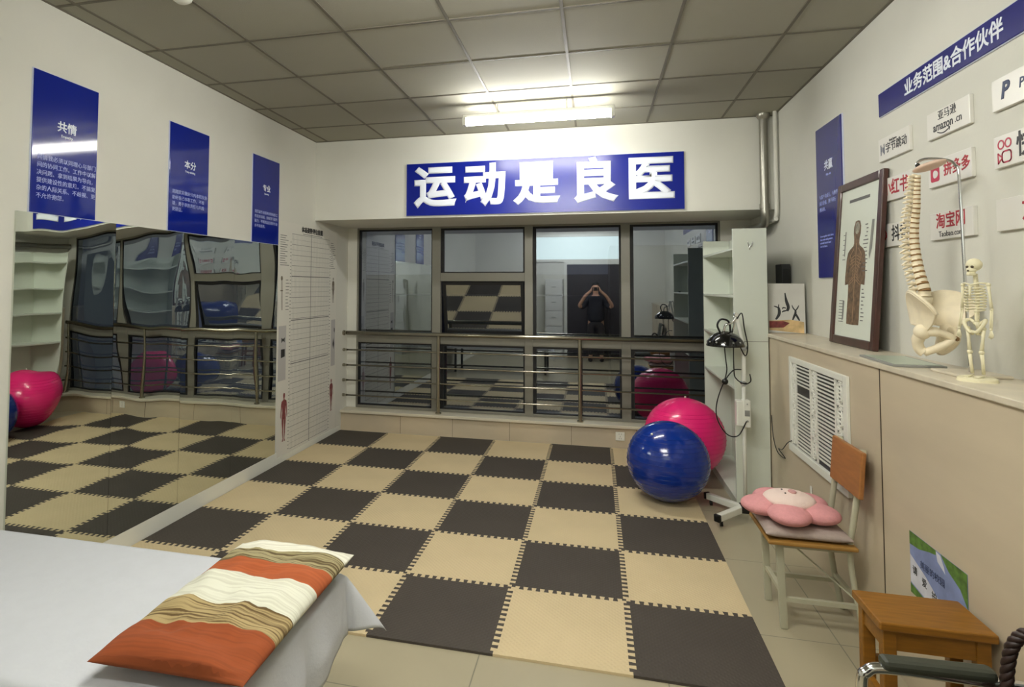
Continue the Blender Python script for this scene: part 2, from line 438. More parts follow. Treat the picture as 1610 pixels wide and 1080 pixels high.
# back of the room (seen only in the glass)
b = nb(); box(b, (2.2, YB, 0), (3.45, YB+.03, 2.18)); d = struct('door_1', b, M['door'])
b = nb(); box(b, (2.14, YB, 0), (2.2, YB+.05, 2.24)); box(b, (3.45, YB, 0), (3.51, YB+.05, 2.24)); box(b, (2.2, YB, 2.18), (3.45, YB+.05, 2.24)); struct('door_frame', b, M['white'], d)

win2 = bpy.data.objects.new('window_2', None); C.objects.link(win2); win2['kind'] = 'structure'; ORG[win2] = V(0,0,0)
b = nb(); box(b, (1.40, YB, 2.30), (3.45, YB+.02, 2.83)); obj('lit_pane', b, mat('corridor_light_pane', (.8, .85, .82), .5, emit=((.80, .95, .90), 1.3)), win2)
b = nb()
for lo, hi in (((1.34, YB, 2.24), (3.51, YB+.04, 2.30)), ((1.34, YB, 2.83), (3.51, YB+.04, 2.89)), ((1.34, YB, 2.30), (1.40, YB+.04, 2.83)), ((3.45, YB, 2.30), (3.51, YB+.04, 2.83))): box(b, lo, hi, .003)
obj('window_frame', b, M['white'], win2)
t = thing('filing_cabinet', 'white drawer cabinet standing beside the dark door at the back of the room', 'cabinet', (1.93, YB+.22, 0))
b = nb(); box(b, (1.72, YB+.02, 0), (2.12, YB+.42, 1.83), .006); obj('body', b, M['cabinet'], t)
for k in range(5):
    b = nb(); box(b, (1.735, YB+.42, .06+.35*k), (2.105, YB+.436, .39+.35*k), .004); d_ = obj('drawer', b, M['cabinet'], t)
    b = nb(); cyl(b, (1.87, YB+.45, .25+.35*k), (1.97, YB+.45, .25+.35*k), .007, 8); obj('handle', b, M['tin'], d_)

# ---------------------------------------------------------------- guard rail in front of the window
RY = 3.70
rail = thing('guard_rail', 'stainless steel guard rail with four thin bars before the window', 'railing', (2.0, RY, .232))
b = nb(); cyl(b, (.04, RY, 1.105), (4.08, RY, 1.105), .024, 20); obj('top_rail', b, M['steel'], rail, True)
for z in (.91, .735, .562, .39):
    b = nb(); cyl(b, (.04, RY, z), (4.08, RY, z), .0095, 12); obj('bar', b, M['steel'], rail, True)
for x in (1.148, 2.69, 4.0):
    b = nb(); cyl(b, (x, RY, .232), (x, RY, 1.09), .021, 20); cyl(b, (x, RY, .232), (x, RY, .245), .034, 20); obj('post', b, M['steel'], rail, 'auto')
for z in (1.105, .91, .735, .562, .39):
    b = nb(); k = .03 if z > 1 else .018
    tube(b, [(.0, RY, z), (.02, RY, z), (.021, RY, z), (.05, RY, z)], [k, k, k*.75, k*.75], 16); obj('wall_bracket', b, M['steel'], rail, 'auto')

# socket on the sill wall
def socket(x, label):
    s = thing('power_socket', label, 'socket', (x, 3.66, .07))
    b = nb(); box(b, (x-.045, 3.648, .075), (x+.045, 3.66, .161), .004); obj('face_plate', b, M['white'], s)
    b = nb()
    for dx, dz, w, h in ((-.012, .025, .003, .012), (.012, .025, .003, .012), (0, .0, .003, .012), (-.01, -.02, .003, .012), (.01, -.02, .003, .012)):
        box(b, (x+dx-w/2, 3.6472, .118+dz-h/2), (x+dx+w/2, 3.6481, .118+dz+h/2))
    obj('socket_slots', b, M['black'], s)
socket(3.09, 'white power socket on the low beige wall below the window, beside balls')

# ---------------------------------------------------------------- fluorescent battens
def batten(x0, x1, y, z, label):
    t = thing('batten_light', label, 'light', ((x0+x1)/2, y, z), 'fluorescent battens')
    b = nb(); box(b, (x0-.01, y-.024, z+.022), (x1+.01, y+.024, z+.05), .004); obj('batten_body', b, M['white'], t)
    for s in (-1, 1):
        b = nb(); xe = x0-.012 if s < 0 else x1+.012
        box(b, (min(xe, xe-s*.03), y-.033, z-.041), (max(xe, xe-s*.03), y+.033, z+.024), .004); obj('end_cap', b, M['white'], t)
    b = nb(); cyl(b, (x0+.015, y, z-.008), (x1-.015, y, z-.008), .031, 24); obj('tube', b, M['tube'], t, 'auto')
    for x in (x0+.28, x1-.36):
        b = nb(); cyl(b, (x, y, z+.05), (x, y, CZ-.004), .005, 8); obj('hanger', b, M['white'], t)
    return t
batten(1.80, 3.0, 2.07, 3.02, 'lit white fluorescent batten hanging below the ceiling before the blue sign')
batten(1.80, 3.0, -.62, 3.02, 'lit white fluorescent batten over the near edge of the foam mats')
batten(1.80, 3.0, -1.05, 3.02, 'added twin fluorescent batten over the striped pillow end, to brighten the room')  # extra twin of the batten above, added to brighten the near half
batten(1.80, 3.0, -2.35, 3.02, 'lit white fluorescent batten nearest the dark back door')

# small ceiling detector just at the top edge
b = nb(); lathe(b, [(0, -.035), (.03, -.035), (.05, -.02), (.055, 0), (0, 0)], (.755, -.055, CZ), 28)
single('smoke_detector', b, M['white'], 'small round white detector on the ceiling above the left panels', 'detector', (.755, -.055, CZ-.035), smooth='auto')

# ---------------------------------------------------------------- blue sign and wall panels
def panel(name, label, cat, mt, w, h, m, th=.012, group=None, edge=None):
    o = mt @ V(0, -h/2, 0)
    t = thing(name, label, cat, o, group)
    b = nb(); box(b, (-w/2, -h/2, 0), (w/2, h/2, th), .0015, 1); bmesh.ops.transform(b, matrix=mt, verts=b.verts[:])
    obj('board', b, m, t)
    if edge:
        b = nb(); e = .004
        box(b, (-w/2-e, -h/2-e, 0), (w/2+e, h/2+e, th*.6)); bmesh.ops.transform(b, matrix=mt, verts=b.verts[:])
        obj('board_edge', b, edge, t)
    return t
def up_mt(mt, dx, dy, dz): return mt @ Matrix.Translation((dx, dy, dz))
mt = frame_mt((2.325, BY, 2.612), (1,0,0), (0,0,1))
s = panel('title_sign', 'long blue sign with five big white Chinese characters above the window', 'sign', mt, 2.626, .522, M['blue_sign'], .022, edge=M['edge'])
for i, ch in enumerate('运动是良医'):
    text(s, ch, up_mt(mt, -1.02+.503*i+ (.03 if i > 2 else 0), .0, .0235), .425, M['text'], bold=.0165, name='character')
def wall_panel(y0, y1, label, title, sub, body, my, left=True, fs=.038):
    yc = (y0+y1)/2; w = abs(y1-y0)
    mt = frame_mt((0, yc, 2.40), (0,1,0), (0,0,1))
    t = panel('wall_panel', label, 'sign', mt, w, .755, M['blue'], .012, 'blue text panels over the mirror', edge=M['edge'])
    text(t, title, up_mt(mt, 0, .105, .0125), .062, M['text'], bold=.0012, name='heading')
    text(t, sub, up_mt(mt, 0, .058, .0125), .021, M['text'], name='subheading')
    text(t, body, up_mt(mt, -w/2+.03, my, .0125), fs, M['textdim'], name='body_text', align='LEFT', line=1.32, res=1)
wall_panel(-.228, .18, 'blue glossy text panel headed 共情, nearest of the three over the mirror', '共情', 'Empathy',
  '共情我必须以同理心与部门\n间的协同工作。工作中以解\n决问题、拿到结果为导向，\n提供建设性的意见。不搞复\n杂的人际关系、不歧视、更\n不允许抱怨。', -.185, fs=.031)
wall_panel(.783, 1.20, 'blue glossy text panel headed 本分, middle of the three over the mirror', '本分', 'Duty-abiding',
  '踏踏实实做好分内本职及协\n助好自己本职工作，不推\n诿，勇于承担责任与风险\n更精益。', -.165, fs=.031)
wall_panel(1.792, 2.217, 'blue glossy text panel headed 专业, next to the posture chart', '专业', 'Specialty',
  '我们以专业精神对待每份工\n作追求卓越，持续学习提升\n能力，不断挑战自我的专业\n水平和素养。', -.175, fs=.031)

# right wall panel, banner and logo boards
mt = frame_mt((XR, 1.73, 2.232), (0,-1,0), (0,0,1))
t = panel('wall_panel', 'tall dark blue text panel headed 共赢 behind the framed anatomy chart', 'sign', mt, .435, 1.037, M['blueR'], .014, edge=M['edge'])
text(t, '共赢', up_mt(mt, 0, .235, .0145), .072, M['text'], bold=.001, name='heading')
text(t, 'Win-win', up_mt(mt, 0, .175, .0145), .024, M['textdim'], name='subheading')
text(t, '与客户共成长，与伙伴\n共享价值，携手同行\n创未来。', up_mt(mt, -.17, -.01, .0145), .032, M['textdim'], name='body_text', align='LEFT', line=1.35, res=1)
text(t, 'Grow together with clients,\nshare value with partners\nand walk hand in hand\ninto the future.', up_mt(mt, -.17, -.27, .0145), .021, M['textdim'], name='body_text', align='LEFT', line=1.1, res=1)

yb0, yb1 = 1.006, -.72
mt = frame_mt((XR, (yb0+yb1)/2, 2.645), (0,-1,0), (0,0,1))
t = panel('banner_sign', 'long blue banner with white 业务范围&合作伙伴 lettering along the right wall', 'sign', mt, yb0-yb1, .126, M['blueR'], .012, edge=M['edge'])
text(t, '业务范围&合作伙伴', up_mt(mt, (yb0+yb1)/2-.358, -.003, .0128), .086, M['text'], bold=.0022)

def ring2(bm, mt, c, r, w, n=24, sx=1.0):
    for i in range(n):
        a0, a1 = 2*PI*i/n, 2*PI*(i+1)/n
        poly(bm, [(c[0]+sx*(r-w)*math.cos(a0), c[1]+(r-w)*math.sin(a0)), (c[0]+sx*r*math.cos(a0), c[1]+r*math.sin(a0)), (c[0]+sx*r*math.cos(a1), c[1]+r*math.sin(a1)), (c[0]+sx*(r-w)*math.cos(a1), c[1]+(r-w)*math.sin(a1))], mt, .0008)
def rbox(w, h, r, n=5, c=(0,0)):
    out = []
    for cx, cy, a0 in ((w/2-r, h/2-r, 0), (-w/2+r, h/2-r, PI/2), (-w/2+r, -h/2+r, PI), (w/2-r, -h/2+r, 1.5*PI)):
        for i in range(n+1): a = a0+PI/2*i/n; out.append((c[0]+cx+r*math.cos(a), c[1]+cy+r*math.sin(a)))
    return out
def stroke(bm, mt, pts, w, th=.0008):
    for (x0, y0), (x1, y1) in zip(pts, pts[1:]):
        dx, dy = x1-x0, y1-y0; L = math.hypot(dx, dy) or 1; nx, ny = -dy/L*w/2, dx/L*w/2
        ex, ey = dx/L*w*.3, dy/L*w*.3
        poly(bm, [(x0-ex-nx, y0-ey-ny), (x1+ex-nx, y1+ey-ny), (x1+ex+nx, y1+ey+ny), (x0-ex+nx, y0-ey+ny)], mt, th)
LW, LH, LT = .322, .123, .016
COLY = (.848, .364, -.10); ROWZ = (2.392, 2.168, 1.924)
def logo(c, r, label):
    mt = frame_mt((XR, COLY[c], ROWZ[r]), (0,-1,0), (0,0,1))
    t = panel('logo_board', label, 'sign', mt, LW, LH, M['sign'], LT, 'white logo boards on the right wall')
    return t, up_mt(mt, 0, 0, LT+.0005)
t, mt = logo(0, 0, 'white board with a dark bar emblem and grey characters above the picture frame')
text(t, '字节跳动', up_mt(mt, .03, -.004, 0), .056, M['logo_dark'], bold=.0006)
text(t, 'ByteDance', up_mt(mt, .0, .034, 0), .018, M['logo_dark'])
b = nb()
for i, (h0, h1) in enumerate(((-.03, .03), (-.012, .02), (-.02, .012), (-.03, .03))): poly(b, [(-.135+i*.012, h0), (-.129+i*.012, h0+.004), (-.129+i*.012, h1), (-.135+i*.012, h1-.004)], mt, .0008)
obj('emblem', b, M['navy'], t)
t, mt = logo(1, 0, 'white board with charcoal lettering over a smile curve, directly under the blue banner')
text(t, '亚马逊', up_mt(mt, 0, .030, 0), .047, M['logo_dark'])
text(t, 'amazon', up_mt(mt, -.032, -.016, 0), .054, M['logo_dark'], bold=.001, width=.92)
text(t, '.cn', up_mt(mt, .083, -.016, 0), .05, M['logo_dark'], width=.9)
b = nb(); stroke(b, mt, [(-.075+.15*i/10*.62, -.040-.012*math.sin(PI*i/10)) for i in range(11)], .005); stroke(b, mt, [(.008, -.034), (.02, -.038), (.018, -.05)], .004); obj('smile_emblem', b, M['logo_dark'], t)
t, mt = logo(2, 0, 'white board with a slanted navy letter emblem at the end of the top row')
text(t, 'P', up_mt(mt, -.088, .004, 0), .085, M['navy'], bold=.004, shear=.2, name='emblem')
text(t, 'PayPal', up_mt(mt, .055, .004, 0), .052, M['navy'], bold=.001, shear=.15)
t, mt = logo(0, 1, 'white board with bold red characters half hidden behind the picture frame top')
text(t, '小红书', up_mt(mt, .01, 0, 0), .088, M['red'], bold=.002)
t, mt = logo(1, 1, 'white board with a red square emblem and red characters behind the spine top')
text(t, '拼多多', up_mt(mt, .058, .002, 0), .064, M['red'], bold=.0018)
b = nb(); poly(b, rbox(.07, .072, .012, 5, (-.105, -.002)), mt, .0008); obj('square_emblem', b, M['crimson'], t)
b = nb(); poly(b, [(-.105+.02*math.sin(a)*(1+.3*math.sin(a)), -.004+.018*math.cos(a)) for a in [i*PI/8 for i in range(16)]], up_mt(mt, 0, 0, .001), .0006); obj('heart_mark', b, M['sign'], t)
t, mt = logo(2, 1, 'white board with a red camera outline emblem and big black lettering')
b = nb(); ring2(b, mt, (-.118, .026), .019, .006); ring2(b, mt, (-.078, .026), .019, .006)
p = rbox(.05, .042, .012, 4, (-.088, -.024)); stroke(b, mt, p + [p[0]], .006); stroke(b, mt, [(-.116, -.022), (-.136, -.006), (-.136, -.044), (-.116, -.028)], .006)
obj('camera_emblem', b, M['crimson'], t)
text(t, '快手', up_mt(mt, .062, .0, 0), .098, M['logo_dark'], bold=.002)
t, mt = logo(0, 2, 'white board with black characters between the picture frame and the middle of the spine')
text(t, '抖音', up_mt(mt, .045, .0, 0), .088, M['inkdark'], bold=.002)
text(t, '♪', up_mt(mt, -.105, 0, 0), .07, M['red'], bold=.002, name='emblem')
t, mt = logo(1, 2, 'white board with red characters over a small grey line behind the stand rod')
text(t, '淘宝网', up_mt(mt, 0, .018, 0), .074, M['red'], bold=.0012)
text(t, 'Taobao.com', up_mt(mt, 0, -.038, 0), .036, M['logo_dark'], width=1.0)
t, mt = logo(2, 2, 'white board with an empty left half and red lettering, lowest at right')
text(t, '京东', up_mt(mt, .065, 0, 0), .084, M['red'], bold=.002)

# ---------------------------------------------------------------- mirrors
ys = [-.30, .335, .938, 1.545, 2.215]
mname = ('mirror panel nearest the bed on the left wall', 'mirror panel second from the bed end, under the 本分 panel', 'mirror panel third from the bed, between the two far blue panels', 'mirror panel farthest from the bed, beside the posture chart')
for i in range(4):
    ya, yb = ys[i]+.0008, ys[i+1]-.0008
    b = nb(); N, K = 26, 70; za, zb = .12, 2.018
    def wav(y, z):
        k = .25 + 1.1*((z-za)/(zb-za))**2.2
        return .0042*k*(noise.noise(V(y*2.6+3.1, z*1.5, i*3.7)) + .35*noise.noise(V(y*5.0, z*2.4+9, i*1.3)))
    g = [[b.verts.new((.012 + wav(ya+(yb-ya)*u/N, za+(zb-za)*v/K), ya+(yb-ya)*u/N, za+(zb-za)*v/K)) for v in range(K+1)] for u in range(N+1)]
    for u in range(N):
        for v in range(K): b.faces.new((g[u][v], g[u+1][v], g[u+1][v+1], g[u][v+1]))
    # sides and back
    back = [[b.verts.new((.001, y, z)) for z in (za, zb)] for y in (ya, yb)]
    b.faces.new((back[0][0], back[0][1], back[1][1], back[1][0]))
    b.faces.new([back[0][0]] + [back[0][1]] + [g[0][v] for v in range(K, -1, -1)])
    b.faces.new([back[1][1]] + [back[1][0]] + [g[N][v] for v in range(K+1)])
    b.faces.new([back[0][1]] + [back[1][1]] + [g[u][K] for u in range(N, -1, -1)])
    b.faces.new([back[1][0]] + [back[0][0]] + [g[u][0] for u in range(N+1)])
    o = single('wall_mirror', b, M['mirror'], 'large frameless ' + mname[i], 'mirror', (0, (ya+yb)/2, .12), 'mirror panels on the left wall', smooth='auto')

# ---------------------------------------------------------------- posture chart
mt = frame_mt((0, 2.87, 1.16), (0,1,0), (0,0,1))
def cy(y): return y-2.87
def cz(z): return z-1.16
t = panel('wall_chart', 'tall white posture grid chart on the left wall by the window', 'poster', mt, 1.25, 2.19, M['chart'], .002)
f = up_mt(mt, 0, 0, .0022)
b = nb()
n = 40
for i in range(n+1):
    z = .09 + (2.15-.09)*i/n; w = .0045 if i % 2 == 0 else .002
    poly(b, [(cy(2.485), cz(z)-w/2), (cy(3.305), cz(z)-w/2), (cy(3.305), cz(z)+w/2), (cy(2.485), cz(z)+w/2)], f)
for i in range(33):
    y = 2.485 + .82*i/32; w = .002
    poly(b, [(cy(y)-w/2, cz(.09)), (cy(y)+w/2, cz(.09)), (cy(y)+w/2, cz(2.15)), (cy(y)-w/2, cz(2.15))], f)
obj('grid_lines', b, M['inklight'], t, recalc=False)
b = nb(); f2 = up_mt(mt, 0, 0, .0025)
for z in (1.737, 1.312, .895): poly(b, [(cy(2.485), cz(z)-.004), (cy(3.305), cz(z)-.004), (cy(3.305), cz(z)+.004), (cy(2.485), cz(z)+.004)], f2)
poly(b, [(cy(2.876), cz(.07)), (cy(2.884), cz(.07)), (cy(2.884), cz(2.17)), (cy(2.876), cz(2.17))], f2)
obj('axis_lines', b, M['ink'], t, recalc=False)
text(t, '体态姿势评估挂图', up_mt(f2, cy(2.905), cz(2.205), 0), .058, M['inkdark'], bold=.003, name='heading', th=.0003)
b = nb(); stroke(b, f2, [(cy(2.70), cz(2.165)), (cy(3.12), cz(2.165))], .006, 0); obj('heading_rule', b, M['ink'], t, recalc=False)
def bars(bm, x0, x1, z0, z1, n, w=.006):
    for i in range(n):
        z = z0+(z1-z0)*i/max(1, n-1); e = x0+(x1-x0)*random.uniform(.45, 1)
        stroke(bm, f, [(x0, z), (e, z)], w, 0)
b = nb(); bars(b, cy(2.27), cy(2.45), cz(2.12), cz(1.84), 14); bars(b, cy(3.34), cy(3.46), cz(2.12), cz(1.84), 14); bars(b, cy(2.38), cy(2.46), cz(1.70), cz(1.42), 10)
for i in range(60): 
    z = .1+2.0*i/60; stroke(b, f, [(cy(2.455), cz(z)), (cy(2.475), cz(z))], .006, 0); stroke(b, f, [(cy(3.315), cz(z)), (cy(3.335), cz(z))], .006, 0)
obj('print_lines', b, M['ink'], t, recalc=False)['kind'] = 'stuff'
b = nb()
poly(b, [(cy(2.262), cz(.76)), (cy(2.40), cz(.76)), (cy(2.40), cz(1.27)), (cy(2.262), cz(1.27))], f); poly(b, [(cy(3.37), cz(.76)), (cy(3.475), cz(.76)), (cy(3.475), cz(1.27)), (cy(3.37), cz(1.27))], f)
split('grey_panel', b, M['inkpanel'], t, recalc=False)
b = nb()
poly(b, [(cy(2.31), cz(.97)), (cy(2.38), cz(.98)), (cy(2.38), cz(1.05)), (cy(2.31), cz(1.05))], f2); poly(b, [(cy(2.315), cz(1.11)), (cy(2.345), cz(1.13)), (cy(2.375), cz(1.11)), (cy(2.375), cz(1.16)), (cy(2.345), cz(1.145)), (cy(2.315), cz(1.16))], f2)
poly(b, [(cy(3.41), cz(1.0)), (cy(3.435), cz(.94)), (cy(3.45), cz(1.0)), (cy(3.43), cz(1.07))], f2); poly(b, [(cy(3.44), cz(1.14)), (cy(3.46), cz(1.12)), (cy(3.46), cz(1.17)), (cy(3.44), cz(1.18))], f2)
split('dark_pictogram', b, M['inkdark'], t, recalc=False)
def figure2d(bm, mt, cx, z0, z1, sx=1.0):
    """flat standing figure outline, mirrored halves"""
    H = z1-z0
    half = [(0, 1), (.035, .985), (.05, .95), (.04, .905), (.022, .88), (.03, .86), (.12, .83), (.145, .77), (.155, .66), (.175, .52), (.15, .47), (.135, .52), (.11, .66), (.095, .72), (.08, .60), (.105, .50), (.10, .38), (.075, .27), (.075, .18), (.05, .06), (.08, 0), (.02, 0), (.022, .2), (.02, .27), (.005, .45)]
    pts = [(cx+x*H*sx, z0+y*H) for x, y in half] + [(cx-x*H*sx, z0+y*H) for x, y in half[::-1][:-1]]
    poly(bm, pts, mt)
b = nb(); figure2d(b, f2, cy(2.38), cz(.19), cz(.64), .8); figure2d(b, f2, cy(3.39), cz(.27), cz(.62), .8); split('muscle_figure', b, M['muscle_red'], t, recalc=False)
b = nb(); figure2d(b, f2, cy(3.41), cz(1.46), cz(1.74), .7); stroke(b, f2, [(cy(2.315), cz(1.42)), (cy(2.31), cz(1.60)), (cy(2.305), cz(1.70))], .012, 0); poly(b, [(cy(2.305)+.018*math.cos(a), cz(1.715)+.022*math.sin(a)) for a in [i*PI/6 for i in range(12)]], f2); stroke(b, f2, [(cy(2.285), cz(1.60)), (cy(2.325), cz(1.60))], .01, 0)
obj('line_figure', b, M['skel_print'], t, recalc=False)

# ---------------------------------------------------------------- foam tiles
TS, TH = .6, .012
def seam_profile(n=25, amp=.015):
    """offsets (t, d) along a unit edge for interlocking dovetail teeth"""
    out = [(0, 0), (.035, 0)]
    s = (1-.07)/n
    for i in range(n):
        a = .035 + s*i; sg = amp if i % 2 == 0 else -amp
        out += [(a-.003 + (0 if i else .003), sg), (a+s+.003 - (0 if i < n-1 else .003), sg)]
    out += [(.965, 0), (1, 0)]
    return out
PROF = seam_profile()
def edge_pts(p, q, toothed):
    p = Vector(p); q = Vector(q); d = q-p; nrm = V(-d.y, d.x, 0).normalized()
    if not toothed: return [p, q]
    return [p + d*t + nrm*o for t, o in PROF]
ordw = ['first', 'second', 'third', 'fourth', 'fifth', 'sixth']
for c in range(6):
    for r in range(6):
        xa = .018 if c == 0 else c*TS; xb = (c+1)*TS; ya, yb = r*TS, (r+1)*TS
        A, B_, C_, D_ = V(xa,ya,0), V(xb,ya,0), V(xb,yb,0), V(xa,yb,0)
        # every shared edge is always drawn in the same sense so both neighbours use one curve
        bot = edge_pts(A, B_, r > 0); rgt = edge_pts(B_, C_, c < 5); top = edge_pts(D_, C_, r < 5)[::-1]; lft = edge_pts(A, D_, c > 0)[::-1]
        loop = bot[:-1] + rgt[:-1] + top[:-1] + lft[:-1]
        b = nb(); vt = [b.verts.new((p.x, p.y, TH)) for p in loop]; vb = [b.verts.new((p.x, p.y, .0003)) for p in loop]
        n = len(vt)
        for i in range(n): b.faces.new((vb[i], vb[(i+1) % n], vt[(i+1) % n], vt[i]))
        for tri in tessellate_polygon([loop]):
            b.faces.new([vt[k] for k in tri]); b.faces.new([vb[k] for k in tri[::-1]])
        dark = (c+r) % 2 == 1
        lab = ('dark brown' if dark else 'tan') + ' foam floor tile, ' + ordw[5-r] + ' row from the window, ' + ordw[c] + ' column from the mirror'
        single('foam_tile', b, M['foam_dark'] if dark else M['foam_tan'], lab, 'floor mat', ((xa+xb)/2, (ya+yb)/2, 0), 'interlocking foam floor tiles')

# ---------------------------------------------------------------- exercise balls
def gym_ball(c, r, m, label, plug):
    t = thing('exercise_ball', label, 'ball', (c[0], c[1], c[2]-r))
    b = nb(); ball(b, c, r, 64, 40, (1, 1, .985))
    for v in b.verts:
        pass
    obj('ball_body', b, m, t, True)
    b = nb()
    for k in range(-7, 8):
        a = k*.11; rr = (r+.0006)*math.cos(a); z = c[2]+(r+.0006)*math.sin(a)*.985
        tube(b, [(c[0]+rr*math.cos(q), c[1]+rr*math.sin(q), z) for q in [i*PI/32 for i in range(64)]], .0016, 6, True)
    obj('grip_ridges', b, m, t, True)
    b = nb(); p = Vector(plug).normalized(); cyl(b, Vector(c)+p*(r-.004), Vector(c)+p*(r+.006), .008, 14); obj('valve_plug', b, M['white'], t, 'auto')
gym_ball((3.386, 2.176, .314), .302, M['bball'], 'shiny blue exercise ball on the mats in front of the pink ball', (-.5, -.6, .9))
gym_ball((3.60, 2.86, .347), .335, M['pink'], 'pink exercise ball between the white shelf unit and the window', (0.05, .1, 1))

# ---------------------------------------------------------------- white shelf unit
sx0, sx1, sy0, sy1, sz = 3.858, 4.092, 2.12, 3.38, 2.085
t = thing('shelf_unit', 'tall white open shelf unit standing by the window, side towards the room', 'shelf', ((sx0+sx1)/2, (sy0+sy1)/2, 0))
for ya, yb, zt in ((sy0, sy0+.018, sz+.002), (sy1-.018, sy1, sz)):
    b = nb(); box(b, (sx0, ya, 0), (sx1, yb, zt), .002); obj('side_panel', b, M['shelf'], t)
b = nb(); box(b, (sx1-.006, sy0+.018, .05), (sx1, sy1-.018, sz)); obj('back_panel', b, M['shelf'], t)
for z in (1.945, 1.585, 1.255, .90):
    b = nb(); box(b, (sx0, sy0+.018, z-.018), (sx1-.006, sy1-.018, z), .0015); obj('shelf_board', b, M['shelf'], t)
b = nb(); box(b, (sx0, sy0+.018, .06), (sx1-.006, sy1-.018, .078), .0015); obj('shelf_board', b, M['shelf'], t)
b = nb(); box(b, (sx0+.01, sy0+.018, .0), (sx0+.028, sy1-.018, .06)); obj('kick_board', b, M['shelf'], t)
b = nb(); box(b, (sx0+.001, sy0-.0012, 1.243), (sx1-.001, sy0, 1.246)); obj('side_joint', b, M['seam'], t)
b = nb(); xh = (sx0+sx1)/2-.0
for dx in (-.012, .012): tube(b, smooth_path([(xh, sy0-.002, 1.955), (xh+dx*.5, sy0-.012, 1.95), (xh+dx, sy0-.018, 1.965), (xh+dx*1.3, sy0-.018, 1.985)], 4), .003, 8)
tube(b, [(xh, sy0-.003, 1.96), (xh, sy0-.004, 1.925)], .004, 8)
obj('coat_hook', b, M['chrome'], t, True)
b = nb(); box(b, (3.90, 2.155, 1.5852), (3.925, 2.30, 1.597), .003); single('remote_control', b, M['black'], 'small black remote lying on an upper shelf of the white unit', 'remote', (3.91, 2.2, 1.5852))

# ---------------------------------------------------------------- heat lamp on a stand
t = thing('therapy_lamp', 'white floor standing therapy lamp with black dome head beside shelf unit', 'lamp', (3.88, 1.95, 0))
px, py = 3.88, 1.95
b = nb(); box(b, (px-.035, py-.045, .055), (px+.04, py+.045, .105), .006); obj('hub', b, M['black'], t)
for e in ((3.675, 2.21), (3.665, 1.765)):
    b = nb(); obox(b, (px-.02, py, .078), (e[0], e[1], .062), .042, .046, bev=.006); L = obj('leg', b, M['white'], t)
    b = nb(); d = (Vector((e[0], e[1], .062))-V(px-.02, py, .078)).normalized(); p0 = Vector((e[0], e[1], .062))
    obox(b, p0-d*.004, p0+d*.022, .048, .052, bev=.008); obj('end_cap', b, M['black'], L)
    b = nb(); q = p0-d*.03; cyl(b, (q.x-.009, q.y, .019), (q.x+.009, q.y, .019), .019, 16); cyl(b, (q.x, q.y, .02), (q.x, q.y, .045), .006, 8); obj('caster', b, M['black'], L, 'auto')
b = nb(); cyl(b, (px, py, .10), (px, py, .95), .0125, 16); obj('post', b, M['white'], t, True)
b = nb(); box(b, (px-.055, py-.035, .66), (px+.012, py+.035, .84), .008); box(b, (px-.012, py-.04, .655), (px+.035, py+.03, .845), .004); cb = obj('control_box', b, M['white'], t)
b = nb(); box(b, (px-.004, py-.043, .735), (px+.028, py-.0395, .775)); obj('control_plate', b, M['tin'], cb)
b = nb(); cyl(b, (px+.012, py-.048, .70), (px+.012, py-.04, .70), .007, 12); cyl(b, (px+.012, py-.048, .82), (px+.012, py-.04, .82), .004, 12); split('knob', b, M['tin'], cb)
e0, e1, e2 = V(px, py, .93), V(px+.004, py, 1.215), V(px-.045, py-.01, 1.45)
b = nb(); obox(b, e0, e1, .022, .026, (1,0,0), .004); obj('lower_arm', b, M['white'], t)
b = nb(); obox(b, e1, e2, .020, .024, (1,0,0), .004); obj('upper_arm', b, M['white'], t)
b = nb(); cyl(b, e1+V(0,-.022,0), e1+V(0,.022,0), .020, 16); cyl(b, e0+V(0,-.02,.03), e0+V(0,.02,.03), .018, 16); cyl(b, e2+V(0,-.016,0), e2+V(0,.016,0), .014, 12); split('joint', b, M['chrome'], t, 'auto')
hc = V(3.762, 1.94, 1.222)
b = nb(); prof = [(.126, 0), (.128, .006)] + [(.126*math.cos(a), .105*math.sin(a)) for a in [i*PI/2/10 for i in range(1, 10)]] + [(.022, .105), (.0, .105)]
lathe(b, prof, hc, 40); prof2 = [(.126, 0), (.118, .004), (.09, .05), (.0, .07)]; lathe(b, prof2, hc, 40); hd = obj('lamp_head', b, M['blackgloss'], t, 'auto')
b = nb(); lathe(b, [(.0, .03), (.075, .03), (.075, .045), (.0, .045)], hc, 28); obj('heat_plate', b, M['tin'], hd, 'auto')
b = nb()
for k in range(14):
    a = 2*PI*k/14; r_ = .122; cyl(b, hc+V(r_*math.cos(a), r_*math.sin(a), .033), hc+V(1.04*r_*math.cos(a), 1.04*r_*math.sin(a), .034), .006, 8)
obj('vent_hole', b, M['tin'], hd)
b = nb(); tube(b, smooth_path([hc+V(-.035, 0, .098), hc+V(-.052, 0, .15), hc+V(-.03, 0, .19), hc+V(.01, 0, .187), hc+V(.03, 0, .16), hc+V(.034, 0, .10)], 5), .007, 10); obj('carry_handle', b, M['black'], hd, True)
b = nb(); tube(b, smooth_path([hc+V(-.012, -.01, .10), hc+V(.0, -.012, .15), hc+V(.035, -.012, .165), hc+V(.07, -.01, .20), e2], 4), .008, 10); tube(b, smooth_path([hc+V(.045, .02, .09), hc+V(.06, .0, .15), e2+V(-.01, 0, -.01)], 4), .007, 10); obj('yoke', b, M['chrome'], t, True)
b = nb()
